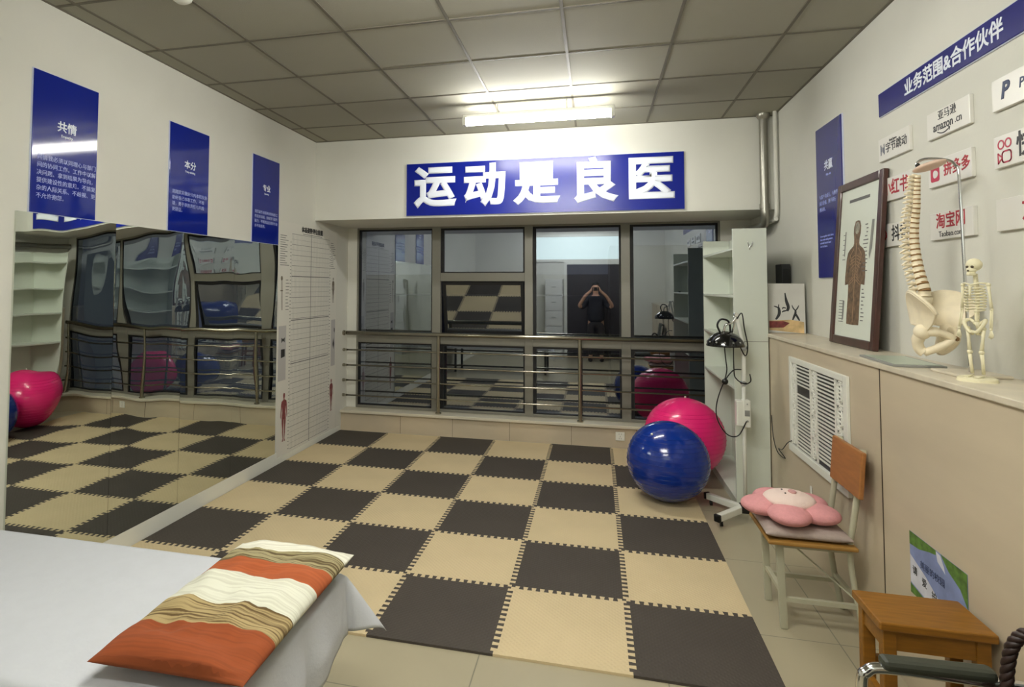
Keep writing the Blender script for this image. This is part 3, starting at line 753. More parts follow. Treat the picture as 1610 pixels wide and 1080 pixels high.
tube(b, smooth_path([(3.84, py-.02, 1.42), (3.87, py-.03, 1.46), (3.885, py-.03, 1.35), (3.905, py-.03, 1.23), (3.885, py-.03, 1.16), (3.82, py-.03, 1.28), (3.812, py-.03, 1.05), (3.83, py-.03, .99), (3.88, py-.035, .96), (3.92, py-.03, .98), (3.915, py-.03, 1.03)], 6), .0042, 8)
tube(b, smooth_path([(3.86, py-.03, 1.06), (3.80, py-.04, 1.05), (3.735, py-.04, .95), (3.69, py-.04, .80), (3.70, py-.04, .69), (3.76, py-.045, .60), (3.83, py-.05, .60), (3.885, py-.045, .70)], 6), .0042, 8)
obj('power_cord', b, M['black'], t, True)
b = nb(); tube(b, smooth_path([hc+V(-.02, -.06, .02), hc+V(-.012, -.06, -.08), hc+V(-.005, -.06, -.16), hc+V(-.018, -.06, -.225)], 5), .004, 8); pc = obj('plug_cord', b, M['black'], t, True)
b = nb(); ball(b, hc+V(-.018, -.06, -.245), .022, 16, 10, (1, .8, 1)); obj('plug', b, M['black'], pc, True)

# ---------------------------------------------------------------- heating pipes in the corner
b = nb(); tube(b, smooth_path([(4.285, 2.90, CZ), (4.285, 2.90, 2.7), (4.285, 2.90, 2.36), (4.287, 2.90, 2.28), (4.295, 2.93, 2.23), (4.30, 3.0, 2.20), (4.30, 3.3, 2.20), (4.30, 3.79, 2.20)], 5), .034, 20)
lathe(b, [(.034, -.05), (.055, -.02), (.055, 0)], (4.285, 2.90, CZ), 24); tube(b, [(4.285, 2.90, 2.37), (4.285, 2.90, 2.33)], .041, 20)
single('heating_pipe', b, M['pipe'], 'galvanised grey pipe running down the corner beside the blue sign', 'pipe', (4.285, 2.90, 2.2), smooth='auto')
b = nb(); tube(b, smooth_path([(4.362, 2.84, CZ), (4.362, 2.84, 2.6), (4.362, 2.84, 2.32), (4.362, 2.87, 2.25), (4.362, 2.94, 2.225), (4.362, 3.79, 2.225)], 5), .016, 16)
single('heating_pipe', b, M['wall'], 'thinner white painted pipe in the corner against the right wall', 'pipe', (4.362, 2.84, 2.2), smooth='auto')

# ---------------------------------------------------------------- radiator grille
t = thing('radiator_grille', 'white louvred radiator grille set into the beige right-hand boxing', 'grille', (BX, 1.18, .60))
gy0, gy1, gz0, gz1 = .725, 1.64, .60, 1.195
b = nb(); box(b, (BX-.003, gy0+.03, gz0+.03), (BX-.001, gy1-.03, gz1-.02)); obj('recess_shade', b, M['black'], t)  # flat black plate paints in the shade between the louvres
b = nb()
for lo, hi in (((BX-.016,gy0,gz0+.035),(BX,gy0+.045,gz1)), ((BX-.016,gy1-.035,gz0+.035),(BX,gy1,gz1)), ((BX-.016,gy0+.045,gz1-.035),(BX,gy1-.035,gz1)), ((BX-.022,gy0-.004,gz0-.01),(BX,gy1+.004,gz0+.035))): box(b, lo, hi, .003)
obj('grille_frame', b, M['white'], t)
cols = ((gy0+.17, gy0+.435), (gy0+.545, gy1-.13))
for ya, yb in cols:
    b = nb(); n = 24
    for i in range(n):
        z = gz0+.05+(gz1-gz0-.10)*i/(n-1)
        if (ya < gy0+.3 and i == 0) or (ya > gy0+.3 and i in (16, 17)): continue
        v = box(b, (BX-.012, ya, z-.0036), (BX-.004, yb, z+.0040))
    obj('louvres', b, M['white'], t)
for ya, yb in ((gy0+.045, gy0+.17), (gy0+.435, gy0+.545), (gy1-.13, gy1-.035)):
    b = nb(); yc = (ya+yb)/2; w = (yb-ya)
    box(b, (BX-.012, ya, gz0+.04), (BX-.004, ya+.016, gz1-.035)); box(b, (BX-.012, yb-.016, gz0+.04), (BX-.004, yb, gz1-.035))
    for k in range(4):
        zc = gz0+.04 + (gz1-gz0-.075)*(k+.5)/4
        for s_ in (-1, 1):
            pts = [(BX-.008, yc+s_*w*.30*math.cos(a)*(.4+.6*abs(math.cos(a/2))), zc+.052*math.sin(a)+s_*.006) for a in [i*2*PI/18 for i in range(18)]]
            tube(b, pts, .0045, 6, True)
        tube(b, [(BX-.008, yc+w*.30*math.sin(q*3), zc-.06+.12*q/ (2*PI)*1.0) for q in [i*2*PI/20 for i in range(21)]], .0045, 6)
        box(b, (BX-.0115, ya+.016, zc+.062), (BX-.004, yb-.016, zc+.074))
    obj('scroll_strip', b, M['white'], t)
b = nb(); tube(b, smooth_path([(BX-.018, 1.60, .655), (BX-.02, 1.68, .62), (BX-.02, 1.80, .545), (BX-.02, 1.88, .53), (BX-.015, 1.75, .50), (BX-.02, 1.90, .50), (BX-.015, 2.02, .58), (BX-.01, 2.07, .72)], 6), .003, 8)
single('loose_cable', b, M['black'], 'thin black cable hanging from the radiator grille towards shelf unit', 'cable', (BX-.02, 1.8, .5), smooth=True)
b = nb(); poly(b, rbox(.03, .05, .012, 4), frame_mt((BX-.0035, 1.30, .44), (0,-1,0), (0,0,1)), .003)
single('adhesive_hook', b, M['sign'], 'small glossy white sticker hook on the beige boxing below the grille', 'hook', (BX, 1.30, .41))

# ---------------------------------------------------------------- poster on the boxing behind the stool
mt = frame_mt((BX, -.02, .53), (0,-1,0), (0,0,1))
t = panel('paper_poster', 'small green and blue poster with handwriting behind the wooden stool', 'poster', mt, .385, .245, mat('blue_poster_print', (.50, .55, .72), .5, var=.25, vscale=9), .002)
f = up_mt(mt, 0, 0, .0022)
b = nb()
poly(b, [(-.1925, .1225), (-.1925, .07), (-.12, .075), (-.05, .095), (.0, .105), (.0, .1225)], f); poly(b, [(.03, .1225), (.08, .08), (.15, .05), (.1925, .0), (.1925, .1225)], f); poly(b, [(-.1925, -.1225), (-.1925, -.085), (-.10, -.10), (-.02, -.1225)], f)
split('leaf_border', b, mat('leaf_green_print', (.33, .47, .20), .5, var=.5, vscale=30), t, recalc=False)
b = nb(); poly(b, [(-.19, .03), (-.08, -.01), (.02, -.06), (.10, -.11), (.02, -.118), (-.10, -.095), (-.19, -.08)], f); poly(b, [(.0, .12), (.01, .085), (.06, .06), (.05, .085), (.03, .115)], f)
split('white_cloud', b, mat('pale_print', (.80, .80, .84), .5, var=.1, vscale=20), t, recalc=False)
b = nb(); poly(b, [(.12+.03*math.cos(a), -.07+.035*math.sin(a)) for a in [i*PI/6 for i in range(12)]], f); obj('purple_flower', b, mat('purple_print', (.55, .30, .55), .5, var=.4, vscale=60), t, recalc=False)
text(t, '美丽的校园', up_mt(f, -.03, .02, .0004), .034, M['navy'], th=.0003, name='small_lettering')
for i, ch in enumerate('请爱护它'): text(t, ch, up_mt(f, -.155+.068*i, -.025-.018*i, .0004), .036, M['inkdark'], th=.0003, name='handwriting', bold=.0006)
# ---------------------------------------------------------------- school chair with cushions
t = thing('school_chair', 'school chair with wooden seat and grey metal frame facing the mats', 'chair', (3.86, .69, 0))
cx0, cx1, cy0, cy1, sz_ = 3.655, 4.06, .50, .875, .43
b = nb(); box(b, (cx0, cy0, sz_-.02), (cx1-.02, cy1, sz_), .008, 3); obj('seat', b, M['woodseat'], t)
for ylg, in ((cy0+.055,), (cy1-.055,)):
    b = nb(); obox(b, (cx0+.075, ylg, 0), (cx0+.06, ylg, sz_-.02), .034, .022, (0,1,0), .004); fl = obj('leg', b, M['chairmetal'], t)
    b = nb(); tube(b, smooth_path([(4.075, ylg, .0), (4.04, ylg, .2), (4.02, ylg, .40), (4.035, ylg-.015, .55), (4.075, ylg-.03, .88)], 4), .014, 10); obj('leg', b, M['chairmetal'], t, True, ).update_tag()
    b = nb(); obox(b, (cx0+.07, ylg, .14), (4.05, ylg, .14), .02, .02); obox(b, (cx0+.06, ylg, sz_-.032), (4.02, ylg, sz_-.032), .024, .022); split('side_rail', b, M['chairmetal'], t)
b = nb(); obox(b, (cx0+.07, cy0+.055, .17), (cx0+.07, cy1-.055, .17), .02, .02); obox(b, (4.045, cy0+.055, .17), (4.045, cy1-.055, .17), .018, .018); obox(b, (cx0+.06, cy0+.055, sz_-.032), (cx0+.06, cy1-.055, sz_-.032), .022, .022); split('stretcher', b, M['chairmetal'], t)
b = nb(); tube(b, [(cx0+.08, cy1-.06, sz_-.03), (4.04, cy0+.06, .17)], .004, 8); obj('brace_wire', b, M['chairmetal'], t)
b = nb(); obox(b, (4.040, cy0-.055, .778), (4.040, cy1-.085, .778), .022, .215, (.08, 0, 1), .006); obj('backrest', b, M['backwood'], t)

def cushion_mesh(w, d, h, n=28, m_=22, exp=3.0, wr=.0, seed=0, hx=None):
    """pillow: two domed sheets meeting at a seam, centred on the origin, base at z=0"""
    b = nb(); top = {}; bot = {}
    for i in range(n+1):
        for j in range(m_+1):
            u = -1+2*i/n; v = -1+2*j/m_
            uu = math.sin(u*PI/2); vv = math.sin(v*PI/2)
            e = max(0, (1-abs(uu)**exp)*(1-abs(vv)**exp))**.5
            pin = 1-.04*(1-abs(vv))**2*abs(uu) if True else 1
            x = uu*w/2*(1-.03*(1-vv*vv)*abs(uu)); y = vv*d/2*(1-.03*(1-uu*uu)*abs(vv))
            k = wr*(noise.noise(V(x*9+seed, y*9, 1.3)) + .5*noise.noise(V(x*22, y*22+seed, 4.1)))
            top[i, j] = b.verts.new((x, y, h*.5 + e*h*.5 + k*e))
            bot[i, j] = top[i, j] if e < 1e-5 else b.verts.new((x, y, h*.5 - e*h*.5))
    for i in range(n):
        for j in range(m_):
            q = [(i,j),(i+1,j),(i+1,j+1),(i,j+1)]
            f1 = [top[k] for k in q]; b.faces.new(f1)
            f2 = [bot[k] for k in q[::-1]]
            if set(f2) != set(f1):
                try: b.faces.new(f2)
                except ValueError: pass
    return b
b = cushion_mesh(.375, .365, .055, exp=6); bmesh.ops.translate(b, vec=(3.835, .69, sz_), verts=b.verts[:])
single('seat_cushion', b, M['cushion'], 'flat grey square cushion on the school chair under the pink pillow', 'cushion', (3.835, .69, sz_), smooth=True)
# flower pillow
fz = sz_+.056
t = thing('flower_pillow', 'pink plush flower pillow with a cream face lying on the chair', 'pillow', (3.80, .70, fz))
fc = V(3.805, .70, fz+.046)
for k in range(5):
    a = math.radians(38+72*k); b = nb(); r_ = .124
    ball(b, (0,0,0), 1, 28, 18, (.104, .098, .044)); bmesh.ops.rotate(b, cent=(0,0,0), matrix=Matrix.Rotation(a, 3, 'Z'), verts=b.verts[:])
    bmesh.ops.translate(b, vec=fc+V(r_*math.cos(a), r_*math.sin(a), 0), verts=b.verts[:]); obj('petal', b, M['plush'], t, True)
b = nb(); ball(b, fc+V(0,0,.036), 1, 36, 20, (.120, .118, .042)); ce = obj('face', b, M['plush_w'], t, True)
def onface(dx, dy): return fc+V(dx, dy, .036+.042*math.sqrt(max(0, 1-(dx*dx+dy*dy)/.118**2)))
b = nb(); ball(b, onface(.012, -.008)+V(0,0,.001), 1, 20, 12, (.019, .028, .007)); obj('snout', b, M['plush_n'], ce, True)
for dx, dy in ((-.028, .022), (-.026, -.032)):
    b = nb(); ball(b, onface(dx, dy), 1, 12, 8, (.0045, .0045, .004)); obj('eye', b, M['black'], ce, True)

# ---------------------------------------------------------------- wooden stool
t = thing('wooden_stool', 'square honey brown wooden stool against the right boxing, by poster', 'stool', (3.90, -.29, 0))
ax0, ax1, ay0, ay1, az = 3.755, 4.088, -.395, -.175, .545
b = nb(); box(b, (ax0, ay0, az-.028), (ax1, ay1, az), .006); obj('seat', b, M['wood'], t)
for x in (ax0+.015, ax1-.055):
    for y in (ay0+.015, ay1-.05):
        b = nb(); box(b, (x, y, 0), (x+.04, y+.035, az-.028), .003); obj('leg', b, M['wood'], t)
b = nb(); box(b, (ax0+.055, ay0+.02, az-.095), (ax1-.055, ay0+.04, az-.028)); box(b, (ax0+.055, ay1-.04, az-.095), (ax1-.055, ay1-.02, az-.028)); box(b, (ax0+.02, ay0+.05, az-.095), (ax0+.04, ay1-.05, az-.028)); box(b, (ax1-.04, ay0+.05, az-.095), (ax1-.02, ay1-.05, az-.028)); split('apron', b, M['wood'], t)
b = nb(); box(b, (ax0+.055, ay0+.022, .18), (ax1-.055, ay0+.042, .22)); box(b, (ax0+.055, ay1-.042, .30), (ax1-.055, ay1-.022, .34)); box(b, (ax0+.022, ay0+.05, .24), (ax0+.042, ay1-.05, .28)); box(b, (ax1-.042, ay0+.05, .24), (ax1-.022, ay1-.05, .28)); split('stretcher', b, M['wood'], t)

# ---------------------------------------------------------------- chrome armchair at the lower right corner
t = thing('armchair', 'chrome framed armchair with a dark padded arm before the stool', 'chair', (3.75, -1.08, 0))
for y in (-.83, -1.36):
    b = nb(); tube(b, smooth_path([(3.52, y, .0), (3.53, y, .3), (3.535, y, .58), (3.548, y, .625), (3.59, y, .64), (3.75, y, .642), (3.90, y, .640), (3.96, y, .66), (3.99, y, .75), (4.02, y, .95)], 6), .0135, 14); obj('frame_tube', b, M['chrome'], t, True)
    b = nb(); obox(b, (3.580, y, .655), (3.835, y, .662), .045, .030, bev=.012); obj('arm_pad', b, M['pad'], t)
    b = nb(); tube(b, smooth_path([(3.98, y, .72), (3.97, y, .45), (4.0, y, .2), (4.03, y, 0)], 5), .0135, 12); obj('leg', b, M['chrome'], t, True)
b = nb(); box(b, (3.55, -1.33, .38), (4.0, -.86, .45), .02, 3); obj('seat', b, M['pad'], t, 'auto')
b = nb(); obox(b, (3.99, -1.10, .50), (4.035, -1.10, .98), .46, .05, (1,0,0), .015); obj('backrest', b, M['pad'], t, 'auto')
b = nb(); tube(b, [(3.54, -1.36, .37), (3.54, -.83, .37)], .011, 10); tube(b, [(3.97, -1.36, .37), (3.97, -.83, .37)], .011, 10); split('cross_tube', b, M['chrome'], t, True)
# handbag with braided handle on the seat of that chair
t = thing('handbag', 'handbag with a dark brown braided handle on the armchair at frame edge', 'bag', (3.86, -.98, .45))
b = nb(); box(b, (3.80, -1.22, .452), (3.96, -.87, .58), .03, 3); obj('bag_body', b, M['braid'], t, 'auto')
b = nb(); path = smooth_path([(3.838, -.885, .50), (3.832, -.88, .62), (3.834, -.88, .70), (3.846, -.885, .77), (3.875, -.90, .808), (3.92, -.935, .80), (3.95, -.975, .73), (3.95, -1.0, .56)], 10)
for k in range(3):
    pts = []
    for i, p in enumerate(path):
        tt = (path[min(i+1, len(path)-1)]-path[max(i-1, 0)]).normalized(); u = V(0,-.6,.3)-tt*tt.dot(V(0,-.6,.3)); u.normalize(); w = tt.cross(u)
        a = i*.75+2*PI*k/3; pts.append(p+(u*math.cos(a)+w*math.sin(a))*.0065)
    tube(b, pts, .0085, 8)
obj('braided_handle', b, M['braid'], t, True)

# ---------------------------------------------------------------- treatment bed, sheet and striped pillow
bx0, bx1, by0, by1, bz = .12, 1.985, -1.42, -.74, .645
t = thing('massage_bed', 'massage bed under a white sheet along the lower left', 'bed', ((bx0+bx1)/2, (by0+by1)/2, 0))
b = nb(); box(b, (bx0, by0, bz-.07), (bx1, by1, bz), .015, 3); obj('mattress', b, M['bed'], t)
b = nb(); box(b, (bx0+.05, by0+.04, bz-.13), (bx1-.05, by1-.04, bz-.07)); obj('frame', b, M['bedleg'], t)
for x in (bx0+.08, bx1-.055):
    for y in (by0+.06, by1-.06):
        b = nb(); box(b, (x-.02, y-.02, 0), (x+.02, y+.02, bz-.13), .003); obj('leg', b, M['bedleg'], t)
b = nb(); n_, m_ = 150, 84
sz0 = bz+.004
x_hi, y_hi = bx1+.012, by1+.012
S0, S1 = .0, x_hi+.235; T0, T1 = by0-.25, y_hi+.19
g = {}
for i in range(n_+1):
    for j in range(m_+1):
        s_ = S0+(S1-S0)*(i/n_); q = T0+(T1-T0)*(j/m_)
        dx = max(0, s_-x_hi); dy = max(0, q-y_hi); df = max(0, (by0-.012)-q)
        # the overhang at the end grows towards the front
        gx = dx*(.80+.35*min(1, max(0, (y_hi-q)/.6)))
        X, Y, Z = min(s_, x_hi), min(max(q, by0-.012), y_hi), sz0
        wr = .0045*noise.noise(V(s_*3, q*4, 2.0))+.003*noise.noise(V(s_*9+q*5, q*9, 5.0))
        amt = min(1, max(0, (1.1-s_)/.7))*min(1, max(0, (-.98-q)/.25))
        wr += amt*.026*abs(noise.noise(V(s_*6+q*3, q*7, 8.0)))
        inside = 1.0 if (dx == 0 and dy == 0 and df == 0) else 0.0
        Z += (abs(wr))*inside*min(1, (x_hi-X)/.05)*min(1, (y_hi-Y)/.05)
        if dx > 0 and dy > 0:
            d = math.hypot(gx, dy); ph = math.atan2(dy, gx); spread = math.sin(2*ph)
            out = .012+.60*d*spread**.75
            X += out*math.cos(ph); Y += out*math.sin(ph); Z -= max(0, d*(1.0-.10*spread))
        elif dx > 0 or dy > 0 or df > 0:
            d = gx+dy+df
            rnd = .016; dr = d if d > rnd else d*d/rnd
            fold = .020*math.sin(q*13+.8)+.006*math.sin(q*31) if dx > 0 else .014*math.sin(s_*17)+.008*math.sin(s_*37)
            o_ = min(d, .012)+min(1, d/.15)*(abs(fold)+.012)
            X += o_ if dx > 0 else 0; Y += o_ if dy > 0 else (-o_ if df > 0 else 0); Z -= dr
        g[i, j] = b.verts.new((X, Y, Z))
for i in range(n_):
    for j in range(m_): b.faces.new((g[i,j], g[i+1,j], g[i+1,j+1], g[i,j+1]))
o = single('bed_sheet', b, M['sheet'], 'plain white sheet spread over the massage bed with hanging corner', 'sheet', (1.0, -1.1, bz), smooth=True)
sm = o.modifiers.new('thickness', 'SOLIDIFY'); sm.thickness = .002; sm.offset = 1

stripes = [(0, '#7d3a12'), (.02, '#8a4118'), (.166, '#a08d62'), (.263, '#cfcfbe'), (.416, '#a45227'), (.524, '#978d68'), (.620, '#dbd9c9'), (.95, '#dbd9c9')]
M['pillow'] = ramp_material('striped_pillow_cloth', 'Y', stripes, .92, {2, 5})
PW, PD = .43, .69
b = cushion_mesh(PW, PD, .088, 44, 70, 3.2, .018, 2.0)
bmesh.ops.translate(b, vec=(0, .345, 0), verts=b.verts[:])
for v in b.verts:   # long ripples of the cover
    e = max(0, 1-abs(v.co.x)/(PW/2))
    if v.co.z > .052: v.co.z += .022*min(1, e*2.2)*math.sin(v.co.y*19+1.2)*.5 + .006*min(1, e*3)*math.sin(v.co.y*41+v.co.x*12)
me_o = (1.835, -1.05-.345, bz+.017)
b2 = nb(); merge(b2, b, Matrix.Translation(me_o))
bmesh.ops.remove_doubles(b2, verts=b2.verts[:], dist=1e-5)
o = single('striped_pillow', b2, M['pillow'], 'orange, cream and brown striped pillow on the white bed sheet', 'pillow', me_o, smooth=True)
o.rotation_euler.z = math.radians(1.5)
# ---------------------------------------------------------------- things on the ledge
# canvas print leaning in the corner
t = thing('canvas_print', 'small canvas print of three leaping silhouettes leaning on the ledge corner', 'picture', (4.24, 2.21, LZ))
c0, c1 = V(4.125, 2.235, LZ+.001), V(4.362, 2.185, LZ+.001); rr = (c1-c0).normalized(); w = (c1-c0).length
upv = V(.0, .10, 1).normalized(); mt = frame_mt(tuple(c0), rr, (upv-rr*upv.dot(rr)).normalized()); H = .372
b = nb(); box(b, (0, 0, -.02), (w, H, 0), .002); bmesh.ops.transform(b, matrix=mt, verts=b.verts[:]); obj('canvas', b, mat('canvas_print_paint', (.80, .79, .76), .7, var=.08, vscale=5), t)
f = up_mt(mt, 0, 0, .0008)
b = nb(); poly(b, [(.005, .02), (w-.01, .0), (w-.01, .085), (w*.6, .10), (.005, .09)], f); obj('ground_print', b, mat('ochre_print', (.82, .70, .50), .7, var=.35, vscale=14), t, recalc=False)
b = nb(); poly(b, [(.005, .035), (.10, .04), (.14, .075), (.10, .088), (.005, .085)], up_mt(f, 0, 0, .0004)); obj('red_print', b, mat('dark_red_print', (.50, .22, .20), .7, var=.5, vscale=20), t, recalc=False)
def leap(bm, cx, cz, s, chains):
    for pts, w0, w1 in chains:
        q = [Vector((cx+x*s, cz+y*s, 0)) for x, y in pts]; q = smooth_path(q, 5); n_ = len(q)
        L_, R_ = [], []
        for i, p in enumerate(q):
            d = (q[min(i+1, n_-1)]-q[max(i-1, 0)]).normalized(); w_ = .78*s*(w0+(w1-w0)*i/(n_-1))*(.35+.65*math.sin(PI*(.12+.8*i/(n_-1))))
            L_.append((p.x-d.y*w_, p.y+d.x*w_)); R_.append((p.x+d.y*w_, p.y-d.x*w_))
        for i in range(n_-1): poly(bm, [L_[i], R_[i], R_[i+1], L_[i+1]], up_mt(f, 0, 0, .0006))
CATS = [(.060, .155, .075, [([(-.15, -.75), (.12, -.3), (.18, .1), (.10, .5)], .16, .20), ([(.10, .45), (-.15, .55), (-.30, .60)], .10, .05), ([(.12, .5), (.16, .80)], .08, .04)]),
        (.118, .215, .085, [([(.08, -.60), (.18, -.25), (.05, .25), (.0, .55), (-.05, 1.0)], .20, .10), ([(.05, -.55), (-.2, -.62), (-.32, -.72)], .10, .06), ([(.0, -.35), (-.22, -.30), (-.25, -.45)], .08, .05)]),
        (.178, .150, .075, [([(-.25, -.70), (-.12, -.35), (.0, -.05), (.02, .3)], .11, .16), ([(.35, -.75), (.18, -.4), (.02, -.05)], .10, .14), ([(.0, .25), (-.18, .50), (-.28, .80)], .09, .05), ([(.02, .25), (.2, .5), (.32, .78)], .09, .05)])]
for c_ in CATS:
    b = nb(); leap(b, *c_); obj('silhouette', b, M['inkdark'], t, recalc=False)
b = nb(); box(b, (4.31, 2.55, LZ), (4.375, 2.72, LZ+.53), .006); t = thing('storage_box', 'dark box standing on the ledge behind the canvas print', 'box', (4.335, 2.63, LZ)); obj('box_body', b, M['dark_box'], t)
b = nb(); box(b, (4.314, 2.547, LZ+.05), (4.371, 2.5505, LZ+.49), .002); obj('front_cover', b, M['black'], t)

# framed anatomy picture leaning on the wall
t = thing('anatomy_picture', 'mahogany framed anatomy picture of a human back leaning on the ledge', 'picture', (4.30, 1.21, LZ))
P0 = V(4.285, 1.525, LZ+.002); P1 = V(4.285, .915, LZ+.002); PT = V(4.357, 1.45, 2.282)
# the frame is a plane leaning back to the wall
wv = (P1-P0).normalized(); FW = .605; up0 = V(PT.x-P0.x, -.045, PT.z-P0.z).normalized(); up0 = (up0-wv*up0.dot(wv)).normalized(); FH = .982
mt = frame_mt(tuple(P0), wv, up0); D = .028; T = .048
b = nb()
for lo, hi in (((0,0,-D),(T,FH,0)), ((FW-T,0,-D),(FW,FH,0)), ((T,0,-D),(FW-T,T,0)), ((T,FH-T,-D),(FW-T,FH,0))): box(b, lo, hi, .005)
bmesh.ops.transform(b, matrix=mt, verts=b.verts[:]); obj('frame', b, M['frame'], t)
b = nb(); box(b, (T-.003, T-.003, -.016), (FW-T+.003, FH-T+.003, -.012)); bmesh.ops.transform(b, matrix=mt, verts=b.verts[:]); obj('print', b, M['paper'], t)
b = nb(); box(b, (.01, .01, -D), (FW-.01, FH-.01, -D+.004)); bmesh.ops.transform(b, matrix=mt, verts=b.verts[:]); obj('back_board', b, M['seam'], t)
f = up_mt(mt, 0, 0, -.0115)
cxm = .295
half = [(0, .735), (.03, .73), (.046, .70), (.047, .66), (.036, .625), (.034, .60), (.045, .585), (.09, .565), (.115, .545), (.128, .50), (.135, .40), (.132, .355), (.085, .36), (.082, .30), (.085, .16), (.083, .125), (.0, .122)]
b = nb(); poly(b, [(cxm+x, y) for x, y in half] + [(cxm-x, y) for x, y in half[::-1][1:-1]], f); obj('torso_print', b, M['muscle'], t, recalc=False)
b = nb(); f2 = up_mt(f, 0, 0, .0005)
poly(b, [(cxm+.030*math.cos(a), .69+.036*math.sin(a)) for a in [i*PI/8 for i in range(16)]], f2); obj('skull_print', b, mat('grey_skull_print', (.60, .58, .52), .6, var=.4, vscale=50), t, recalc=False)
b = nb()
for i in range(9):
    for s_ in (-1, 1): stroke(b, f2, [(cxm+s_*.012, .53-.018*i), (cxm+s_*(.055+.02*math.sin(i)), .515-.02*i)], .004, 0)
stroke(b, f2, [(cxm, .60), (cxm, .14)], .008, 0)
for s_ in (-1, 1): stroke(b, f2, [(cxm+s_*.03, .57), (cxm+s_*.075, .53), (cxm+s_*.04, .47)], .006, 0)
obj('rib_print', b, mat('pale_brown_print', (.62, .50, .38), .6), t, recalc=False)
b = nb()
stroke(b, f2, [(.17, .86), (.43, .86)], .018, 0)
for i in range(13): z = .70-.022*i; stroke(b, f2, [(cxm+.105+.02*math.sin(i), z), (cxm+.125+.03*random.random(), z)], .006, 0)
for i in range(9): z = .33-.022*i; stroke(b, f2, [(cxm+.105, z), (cxm+.12+.03*random.random(), z)], .006, 0)
for i in range(8): z = .26-.018*i; stroke(b, f2, [(cxm-.20, z), (cxm-.15+.02*random.random(), z)], .004, 0)
for i in range(6): z = .66-.03*i; stroke(b, f2, [(cxm-.19, z), (cxm-.17+.02*random.random(), z)], .004, 0)
obj('label_print', b, M['ink'], t, recalc=False)
b = nb(); poly(b, [(cxm+.185, .72), (cxm+.215, .72), (cxm+.20, .56), (cxm+.175, .50), (cxm+.165, .53)], f2); poly(b, [(cxm-.15, .26), (cxm-.125, .26), (cxm-.13, .15), (cxm-.15, .14)], f2); poly(b, [(cxm-.165, .68), (cxm-.15, .68), (cxm-.155, .53), (cxm-.17, .53)], f2)
split('side_diagram', b, M['inklight'], t, recalc=False)

# flat board lying on the ledge
b = nb(); t = thing('flat_board', 'thin pale green board with grey edges lying on the ledge by the frame', 'board', (4.20, .48, LZ))
mtb = Matrix.Translation((4.19, .45, LZ)) @ Matrix.Rotation(math.radians(-4), 4, 'Z')
box(b, (-.085, -.20, 0), (.11, .20, .010), .002); bmesh.ops.transform(b, matrix=mtb, verts=b.verts[:]); obj('board_rim', b, M['tin'], t)
b = nb(); box(b, (-.07, -.18, .010), (.095, .18, .0115)); bmesh.ops.transform(b, matrix=mtb, verts=b.verts[:]); obj('board_face', b, M['green_board'], t)

# ---------------------------------------------------------------- spine model on its stand
SX = 4.19
t = thing('spine_model', 'life size plastic spine and pelvis model hanging from a chrome stand', 'anatomy model', (4.26, .09, LZ))
A = V(.5, -.87, 0); Lt = V(.87, .5, 0)     # front and side directions of the model
path = smooth_path([(SX, .222, 2.125), (SX, .232, 2.06), (SX, .24, 1.99), (SX, .256, 1.93), (SX, .266, 1.87), (SX, .262, 1.81), (SX, .248, 1.75), (SX, .226, 1.69), (SX, .200, 1.64), (SX, .196, 1.605)], 12)
cum = [0]
for p_, q_ in zip(path, path[1:]): cum.append(cum[-1]+(q_-p_).length)
def at(s_):
    s_ *= cum[-1]
    for i in range(len(path)-1):
        if cum[i+1] >= s_: k = (s_-cum[i])/(cum[i+1]-cum[i]); return path[i].lerp(path[i+1], k), (path[i+1]-path[i]).normalized()
    return path[-1], (path[-1]-path[-2]).normalized()
sizes = [(.55+.45*i/23) for i in range(24)]; tot = sum(sizes); acc = 0
for i in range(24):
    h0 = acc/tot; acc += sizes[i]; h1 = acc/tot; p, d = at((h0+h1)/2); Lh = cum[-1]*(h1-h0); r_ = .0115+.0125*i/23
    a_ = (A-d*A.dot(d)).normalized(); l_ = Lt
    b = nb(); pr = [(.85, -.36), (1, -.34), (.90, -.1), (.88, .1), (1, .34), (.85, .36)]
    rings = [[b.verts.new(p+d*(z*Lh*1.0)+(a_*math.cos(2*PI*k/16)*.85+l_*math.sin(2*PI*k/16)*1.1)*r_*rr) for k in range(16)] for rr, z in pr]
    for ra, rb_ in zip(rings, rings[1:]):
        for k in range(16): b.faces.new((ra[k], ra[(k+1) % 16], rb_[(k+1) % 16], rb_[k]))
    b.faces.new(rings[0]); b.faces.new(rings[-1])
    ln = .030+.016*math.sin(PI*min(1, i/22)); drop = .016 if 7 <= i <= 17 else .004
    tube(b, [p-a_*r_*.7, p-a_*(r_+ln*.5)+V(0,0,-drop*.4), p-a_*(r_+ln)+V(0,0,-drop)], [.006, .0052, .0042], 8)
    for s_ in (-1, 1):
        tube(b, [p-a_*r_*.7+l_*s_*r_*.3, p-a_*r_*1.1+l_*s_*(r_+.012), p-a_*r_*1.2+l_*s_*(r_+.022)], [.006, .0048, .0035], 8)
        ball(b, p-a_*r_*1.25+l_*s_*r_*.6+d*(-.3*Lh), .0062, 8, 6)
    obj('vertebra', b, M['bone'], t, 'auto')
    if i < 23:
        p, d = at(h1); b = nb(); cyl(b, p-d*Lh*.16, p+d*Lh*.16, r_*.93, 14); obj('spinal_disc', b, M['disc'], t, 'auto')
